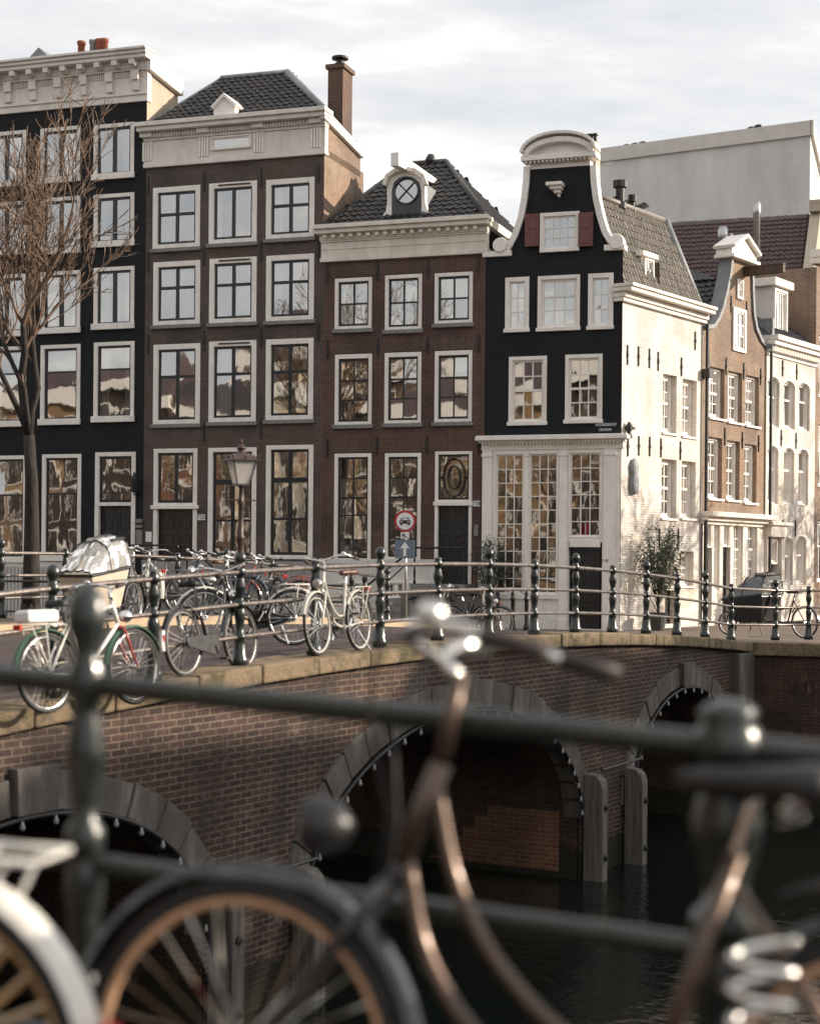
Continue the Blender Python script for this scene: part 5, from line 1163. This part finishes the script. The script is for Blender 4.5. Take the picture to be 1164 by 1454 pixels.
z0,z1 = Z(765),Z(756); MB().box(-.09,.09,-.012,.01,z0,z1).build('sub_plate','sign_white',sg); MB().box(-.06,.0,-.018,-.013,z0+.06,z0+.10).box(-.05,.06,-.018,-.013,z0+.03,z0+.045).build('sub_plate_symbol','ink',sg)
z0,z1 = Z(793),Z(766.5); hw = 14/2300*34.5; MB().box(-hw,hw,-.012,.01,z0,z1).build('arrow_plate','sign_blue',sg,bev=.004); zc = (z0+z1)/2; q = (z1-z0)/2
MB().prism([(-hw*.15,-q*.75),(hw*.15,-q*.75),(hw*.15,q*.12),(hw*.5,q*.05),(0,q*.8),(-hw*.5,q*.05),(-hw*.15,q*.12)],-.018,-.013).build('arrow','sign_white',sg,(0,0,zc))
for k,(px,w_) in enumerate(((603,.5),(655,.55))):
    p = at_depth(px,870,36.0); u = thing('utility_box',['narrower left','wider right'][k]+' one of two scribbled metal street boxes before the brown house','street box',(p.x,p.y,.1),FROT,'metal street boxes')
    MB().box(-w_,w_,-.22,.22,0,.95).build('cabinet','box_metal',u,bev=.02); MB().box(-w_-.03,w_+.03,-.25,.25,.951,1.0).build('lid','box_metal',u,bev=.01)
    m = MB(); rg = random.Random(k)
    for j in range(5): 
        c = Vector((rg.uniform(-w_*.7,w_*.7),-.226,rg.uniform(.3,.8))); m.tube([c+Vector((rg.gauss(0,.09),0,rg.gauss(0,.09))) for _ in range(7)],.010,4)
    m.build('scribble','ink',u)

# ------------------------------------------------------------------ bicycles
BIKES = 'bicycles parked on the bridge'
def torus(m, c, r, q, n=36, k=8): m.tube([(c[0]+r*math.cos(2*math.pi*j/n), c[1], c[2]+r*math.sin(2*math.pi*j/n)) for j in range(n)], q, k, True)
def arcpts(c, r, a0, a1, n=18, y=0): return [(c[0]+r*math.cos(R(a0+(a1-a0)*j/n)), y, c[2]+r*math.sin(R(a0+(a1-a0)*j/n))) for j in range(n+1)]
def make_wheel(par, x, rimmat, r=.345, steer=None, thick=.021, spoke=.0022, tyre='rubber'):
    m = MB(); torus(m,(0,0,0),r-thick,thick); w_ = m.build('wheel',tyre,par,(x,0,r),smooth=True)
    m = MB(); torus(m,(0,0,0),r-thick*2.0,thick*.62); m.build('rim',rimmat,w_,smooth=True)
    m = MB(); m.lathe([(.022,-.05),(.03,-.045),(.018,-.03),(.018,.03),(.03,.045),(.022,.05)],n=10,M=Matrix.Rotation(R(90),3,'X'))
    n = 28; R_ = r-thick*2.2
    for j in range(n):
        a = 2*math.pi*j/n; b = a+(.35 if j % 2 else -.35); s_ = .03 if (j//2) % 2 else -.03
        m.tube([(.025*math.cos(b),s_,.025*math.sin(b)),(R_*math.cos(a),0,R_*math.sin(a))],spoke,3)
    m.build('spokes',MATN['spoke'],w_); return w_
MATN = {'spoke':'chrome'}
def make_bike(label, loc, rz, lean=0, paint='bike_black', guard=None, fork=None, rim='chrome', saddle='saddle_black', step=True, rack=True, lamp=True, group=BIKES, bag=None, child=False, case=True, cat='bicycle', spoke='chrome', sp=.0022, steer=0.0, tail='lens_red', guardx=1.0, tip=None, grip='grip', headmat=None, WB=1.10, hbz=0.0, low_tail=False, lampmat='chrome', tubes=None):
    MATN['spoke'] = spoke; guard = guard or paint; fork = fork or paint
    b = thing('bicycle',label,cat,loc,rz,group,lean); r = .345
    make_wheel(b,0,rim,spoke=sp); make_wheel(b,WB,rim,spoke=sp)
    ht, hb_ = Vector((.845,0,.93)), Vector((.915,0,.74)); bb = Vector((.45,0,.30)); st = Vector((.285,0,.80)); rh = Vector((0,0,r)); fh = Vector((WB,0,r)); crown = Vector((.935,0,.70))
    m = MB(); m.tube([ht,hb_],.021,10); m.tube([bb,st],.017,10)
    if step:
        m.tube(smooth_path([hb_+Vector((-.01,0,-.0)),(.86,0,.58),(.76,0,.44),(.62,0,.34),bb]),.016,10); m.tube(smooth_path([ht+Vector((.01,0,-.04)),(.80,0,.70),(.70,0,.55),(.56,0,.44),bb.lerp(st,.25)]),.014,10)
    else:
        m.tube([hb_,bb],.018,10); m.tube([ht+Vector((.012,0,-.03)),st+Vector((.01,0,-.04))],.016,10)
    for y in (-.055,.055):
        m.tube([bb+Vector((0,y*.6,0)),rh+Vector((0,y,0))],.010,8); m.tube([st+Vector((0,y*.3,-.06)),rh+Vector((0,y,0))],.009,8)
    m.tube([bb+Vector((0,-.04,0)),bb+Vector((0,.04,0))],.024,10); m.build('frame',tubes or paint,b,smooth=True)
    m = MB(); m.tube([crown+Vector((0,-.05,0)),crown+Vector((0,.05,0))],.016,8)
    for y in (-.052,.052): m.tube([crown+Vector((0,y,0)),(.935+(WB-.935)*.3,y,.58),(.935+(WB-.935)*.7,y,.43),fh+Vector((0,y,0))],[.014,.013,.011,.009],8)
    m.tube([hb_,crown],.018,8); m.build('fork',fork,b,smooth=True)
    m = MB(); MB().tube([ht,(.815,0,1.03+hbz)],.016,8).build('stem',tubes or 'chrome',b,smooth=True); m.tube([(.815,0,1.02+hbz),(.85,0,1.05+hbz)],.014,8)
    P = [(.86,0,1.05+hbz)]
    for sgn in (1,-1):
        m.tube(smooth_path([(.85,0,1.05+hbz),(.875,sgn*.10,1.075+hbz),(.85,sgn*.20,1.10+hbz),(.76,sgn*.27,1.10+hbz),(.66,sgn*.30,1.07+hbz),(.60,sgn*.31,1.06+hbz)],4),.0125,8)
    hbr = m.build('handlebar',headmat or 'chrome',b,smooth=True)
    for sgn in (1,-1): MB().tube([(.69,sgn*.295,1.078+hbz),(.57,sgn*.312,1.053+hbz)],.018,8).build('grip',grip,hbr,smooth=True)
    for sgn in (1,): MB().lathe([(.028,0),(.03,.015),(.02,.03),(.004,.034)],(.80,sgn*.24,1.11+hbz),10).build('bell','chrome',hbr,smooth=True)
    sd_ = MB(); prof = [(-.13,.10,.03),(-.10,.115,.035),(-.04,.10,.03),(.03,.06,.025),(.10,.03,.02),(.15,.02,.012)]
    i0 = 0
    for (x,w_,h) in prof:
        for (yy,zz) in ((-w_,-.03),(-w_*.95,h*.5),(-w_*.5,h),(0,h*.8),(w_*.5,h),(w_*.95,h*.5),(w_,-.03)): sd_.v.append((x,yy,zz))
    for a in range(5):
        for c in range(6): sd_.f.append((a*7+c,a*7+c+1,(a+1)*7+c+1,(a+1)*7+c)); sd_.uv.append(None)
        sd_.f.append((a*7,a*7+6,(a+1)*7+6,(a+1)*7)); sd_.uv.append(None)
    sd_.f += [tuple(range(7)),tuple(range(35,42))]; sd_.uv += [None,None]
    so = sd_.build('saddle',saddle,b,(.245,0,.93),smooth=True)
    MB().tube([st,(.255,0,.90)],.013,8).build('seat_post','chrome',b)
    for y in (-.06,.06): MB().tube([(.19+.018*math.cos(q*.9),y+.018*math.sin(q*.9),.855+q*.0035) for q in range(20)],.004,4).build('saddle_spring','chrome',so,(-.245,0,-.93))
    for (cx,a0,a1,nm) in ((0,35,188,'rear_mudguard'),(WB,42,200,'front_mudguard')) if not False else ():
        c = (cx,0,r); m = MB(); pr = arcpts(c,r+.028,a0,a1)
        if cx: pr = arcpts(c,r+.028,20,175)
        for p,q in zip(pr,pr[1:]):
            for (ya,za,yb,zb) in ((-.032*guardx,-.012,-.018*guardx,.006),(-.018*guardx,.006,.018*guardx,.006),(.018*guardx,.006,.032*guardx,-.012)):
                def off(v,d): v = Vector(v); e_ = (v-Vector(c)).normalized(); return v+e_*d
                A,B = off(p,za),off(p,zb); Cc,D = off(q,zb),off(q,za); m.poly([(A.x,ya,A.z),(B.x,yb,B.z),(Cc.x,yb,Cc.z),(D.x,ya,D.z)])
        g_ = m.build('mudguard',guard,b,smooth=True)
        if tip and not cx:
            m = MB(); pr = arcpts(c,r+.034,160,190,4)
            m.tube(pr,.03,6); m.build('white_tip',tip,g_)
    if case:
        m = MB(); o_ = []
        for j in range(13): a = R(90+180*j/12); o_.append((.0+.05*math.cos(a),r+.05*math.sin(a)))
        for j in range(13): a = R(-90+180*j/12); o_.append((.45+.105*math.cos(a),.30+.105*math.sin(a)))
        m.prism(o_,-.085,-.06); m.build('chain_case','plastic_dark' if paint != 'bike_white' else paint,b,bev=.006)
    for sgn,a in ((-1,R(-60)),(1,R(120))):
        e_ = bb+Vector((.165*math.cos(a),sgn*.10,.165*math.sin(a))); cr_ = MB().tube([bb+Vector((0,sgn*.09,0)),e_],.011,6).build('crank','chrome',b)
        MB().box(e_.x-.045,e_.x+.045,e_.y+(0 if sgn > 0 else -.09),e_.y+(.09 if sgn > 0 else 0),e_.z-.012,e_.z+.012).build('pedal','rubber',cr_,bev=.004)
    if rack:
        m = MB(); zr_ = .755
        for y in (-.065,.065): m.tube([(.20,y,zr_-.02),(.14,y,zr_),(-.28,y,zr_)],.0075,6); m.tube([(-.22,y,zr_),(.0,y*.9,r)],.006,6); m.tube([(-.05,y,zr_),(.0,y*.9,r)],.006,6)
        for x in (.10,-.02,-.14,-.28): m.tube([(x,-.065,zr_),(x,.065,zr_)],.006,6)
        rk = m.build('rack',guard if guard != 'bike_green' else 'bike_white',b,smooth=True)
        MB().box(*((-.41,-.375,-.03,.03,r+.02,r+.10) if low_tail else (-.325,-.295,-.04,.04,zr_-.045,zr_+.005))).build('tail_light',tail,rk,bev=.006)
    else: MB().box(-.39,-.365,-.03,.03,r+.02,r+.09).build('tail_light',tail,b,bev=.006)
    if lamp:
        l_ = MB().lathe([(.015,-.09),(.05,-.06),(.058,-.01),(.055,0)],n=14,M=Matrix.Rotation(R(90),3,'Y')).build('headlight',lampmat,b,(1.045+(WB-1.1)*.5,0,.80),smooth=True); MB().lathe([(.052,0),(.03,.012),(.004,.015)],n=14,M=Matrix.Rotation(R(90),3,'Y')).build('headlight_lens','lamp_glass',l_,smooth=True)
    MB().tube([(.16,.06,.25),(.10,.17,.02)],.010,6).build('kickstand','chrome',b)
    if bag: MB().box(-.27,.1,-.09,.09,.77,.88).build('bag',bag,b,bev=.03)
    return b
def heading(p0, p1): return math.atan2(p1[1]-p0[1], p1[0]-p0[0])
def deckat(px, py):
    z = .6
    for _ in range(8):
        p = at_height(px,py,z); s = (p.xy-E0).dot(BD); z = zdeck(s)
    return Vector((p.x,p.y,z))
r_,f_ = deckat(62,1014), deckat(186,968)
make_bike('white bicycle with green mudguards and red fork by the left end of the railing', r_+Vector((.04,.0,0)), BROT-.03, R(-4), 'bike_white','bike_green','bike_red',step=False, bag='sign_white',spoke='chrome',sp=.003, case=False)
r_,f_ = deckat(264,962), deckat(358,944)
make_bike('black bicycle with a red and white tail leaning on the near railing under the lamp', r_, heading(r_,f_), R(-5), 'bike_black',tip='sign_white',rack=False,rim='steel_dull',spoke='steel_dull')
f_,r_ = deckat(430,940), deckat(512,925)
make_bike('cream step-through bicycle with a rear rack, facing left by the near railing', r_, heading(r_,f_), R(5), 'bike_cream', rim='bike_cream', saddle='saddle_brown')
r_ = Vector(deckpt(418,1.3)[0]); f_ = Vector(deckpt(352,1.7)[0])
make_bike('dark bicycle with a brown saddle and white mudguard behind the cream bicycle', r_, heading(r_,f_), R(3), 'bike_black','bike_white',rim='chrome',saddle='saddle_brown')
far = [(222,6.9,.9,'bike_white','white rimmed bicycle beside the cargo bike at the far railing','saddle_black',.0035),(262,6.75,2.4,'bike_grey','grey bicycle, second in the row at the far railing','saddle_black',.0035),(312,7.0,1.2,'bike_black','black bicycle, third in the row at the far railing','saddle_brown',.0022),
       (352,6.8,2.1,'bike_blue','dark blue bicycle, fourth in the row at the far railing','saddle_black',.0022),(392,6.9,1.0,'bike_black','black bicycle, second from the right in the row at the far railing','saddle_black',.0022),(428,6.8,2.3,'bike_red','red bicycle at the right end of the row at the far railing','saddle_brown',.003)]
for px,n,a,pt_,lb,sdm,sp_ in far:
    p,_ = deckpt(px,n,.12); make_bike(lb,p,BROT+a,R(4),pt_,saddle=sdm,rim='steel_dull',spoke='steel_dull',step=rnd.random()<.6,sp=sp_)
for k,(px,Y) in enumerate(((640,35.0),(690,35.6))):
    p = at_depth(px,880,Y); make_bike(['black bicycle parked in front of the street boxes','grey bicycle parked left of the potted shrub'][k],(p.x,p.y,.1),FROT+.25*k+math.pi*k,R(3),['bike_black','bike_grey'][k],group='bicycles parked before the houses')
# cargo bicycles with rain covers
def cargo(label, loc, rz, boxm, cover, sc=1.0):
    MATN['spoke'] = 'chrome'
    b = thing('cargo_bicycle',label,'cargo bike',loc,rz,'cargo bicycles on the bridge'); make_wheel(b,0,'chrome',.33); make_wheel(b,1.95,'chrome',.25)
    m = MB(); m.tube([(0,.05,.33),(.42,.0,.30),(.75,0,.32),(1.6,0,.30),(1.82,0,.55),(1.86,0,.62)],.022,8); m.tube([(.42,0,.30),(.25,0,.85)],.018,8); m.tube([(.0,0,.33),(.27,0,.75)],.012,8); m.tube([(.30,0,.62),(.72,0,.55),(.78,0,.95)],.02,8); m.tube([(.75,0,.32),(.80,0,1.0)],.02,8)
    for y in (-.06,.06): m.tube([(1.84,y,.6),(1.95,y,.25)],.012,6)
    m.build('frame','bike_black',b,smooth=True)
    m = MB(); lo = [(.90,-.24,.28),(1.62,-.20,.28),(1.62,.20,.28),(.90,.24,.28)]; hi = [(.82,-.34,.86),(1.88,-.27,.74),(1.88,.27,.74),(.82,.34,.86)]; m.hexa(lo+hi); bx = m.build('cargo_box',boxm,b,bev=.03)
    m = MB(); m.tube([Vector(p)+Vector((0,0,.0)) for p in hi],.022,8,True); m.build('box_rim','plastic_dark',bx)
    # cover: tapering tent with ridges and dents
    rg = random.Random(len(label)); m = MB(); rows = 11; colsn = 17; g = []
    for i in range(rows):
        u = i/(rows-1); x = .80+1.10*u; top = (1.32-.10*u if u < .45 else 1.275-.95*(u-.45)) ; top = max(top,.80); wd = .35-.08*u; z0 = .87-.12*u; row = []
        for j in range(colsn):
            a = math.pi*j/(colsn-1); y = -wd*math.cos(a)*(.93 if 0 < j < colsn-1 else 1); z = z0+(top-z0)*(math.sin(a)**.55 if 0 < j < colsn-1 else 0)
            row.append((x+rg.gauss(0,.006),y+rg.gauss(0,.007),z+rg.gauss(0,.009)))
        g.append(row)
    for i in range(rows-1):
        for j in range(colsn-1): m.poly([g[i][j],g[i+1][j],g[i+1][j+1],g[i][j+1]])
    m.poly(g[0]); cv = m.build('rain_cover',cover,b,smooth=True)
    m = MB()
    for u in (0,5,10): m.tube([tuple(Vector(p)*1.0+Vector((0,0,.008))) for p in g[u]],.012,6)
    for j in (0,8,16): m.tube([tuple(Vector(g[i][j])+Vector((0,0,.008))) for i in range(rows)],.012,6)
    m.build('cover_seam','plastic_dark',cv)
    m = MB(); m.hexa([tuple(Vector(p)+Vector((0,0,.02))) for p in (g[0][4],g[3][4],g[3][12],g[0][12])]+[tuple(Vector(p)+Vector((-.05,0,.05))) for p in (g[0][4],g[3][4],g[3][12],g[0][12])]); m.build('cover_flap','plastic_dark',cv)
    m = MB(); m.tube([(.80,0,1.0),(.79,0,1.12)],.014,8)
    for s_ in (-1,1): m.tube([(.79,0,1.12),(.80,s_*.15,1.15),(.70,s_*.28,1.14),(.58,s_*.30,1.12)],.013,8)
    m.build('handlebar','chrome',b,smooth=True)
    MB().box(.10,.40,-.09,.09,.90,.95).build('saddle','saddle_black',b,bev=.03); MB().tube([(.25,0,.82),(.25,0,.91)],.014,8).build('seat_post','chrome',b)
    m = MB(); pr = arcpts((0,0,.33),.36,30,185)
    for p,q in zip(pr,pr[1:]): m.poly([(p[0],-.03,p[2]),(p[0],.03,p[2]),(q[0],.03,q[2]),(q[0],-.03,q[2])])
    m.build('mudguard','bike_black',b)
    m = MB(); 
    for y in (-.2,.2): m.tube([(1.25,y*.6,.28),(1.2,y,.01)],.012,6)
    m.tube([(1.2,-.2,.012),(1.2,.2,.012)],.012,6); m.build('kickstand','iron',b)
    b.scale = (sc,sc,sc); return b
p,_ = deckpt(190,6.5,.0); cargo('cargo bike with a beige box under a crumpled clear rain cover, by the far railing', p, BROT+math.pi+.25, 'cargo_beige', 'plastic_cover', 1.05)
p = at_height(1148,906,.23); cargo('dark cargo bike with a grey rain cover at the right edge, behind the railing', (p.x+.1,p.y+.8,.18), FROT+math.pi-.55, 'bike_black', 'cover_dark', 1.05)
# blurred bicycles in the foreground
GZ = .42
b1 = make_bike('blurred black step-through bicycle leaning on the railing in the middle foreground', (.85,2.79,.345), FROT+math.pi, R(7), 'bike_black', rim='tyre_wall', group='bicycles in the foreground', sp=.002, WB=1.23, hbz=.075, lampmat='plastic_dark', tubes='bike_bronze', headmat='chrome')
b1.scale = (1.03,1.03,1.03)
for s_ in (-1,1): MB().tube([(.80,s_*.22,1.165),(.93,s_*.16,1.14),(.97,s_*.07,1.0),(.935,s_*.02,.82),(.955,s_*.03,.70)],.005,6).build('brake_cable','rubber',b1,smooth=True)
b2 = make_bike('blurred bicycle with a shiny rear mudguard cut off at the lower left', (-.92,3.15,.38), FROT+math.pi, R(-2), 'bike_grey', 'bike_white', rim='bike_gold', spoke='bike_gold', sp=.008, tubes='bike_gold', group='bicycles in the foreground', case=False, low_tail=True, guardx=1.2)
ck = thing('bicycle_lock','chrome coil lock hanging below the saddle of the middle foreground bicycle','lock',(.60,2.70,GZ+.52))
m = MB(); m.tube([(.055*math.cos(q*.55),.02+.03*math.sin(q*.55),.12-q*.0048) for q in range(70)],.009,6); m.build('coil','chrome',ck,smooth=True); MB().box(-.035,.035,-.02,.02,-.30,-.21).build('lock_body','chrome',ck,bev=.01)
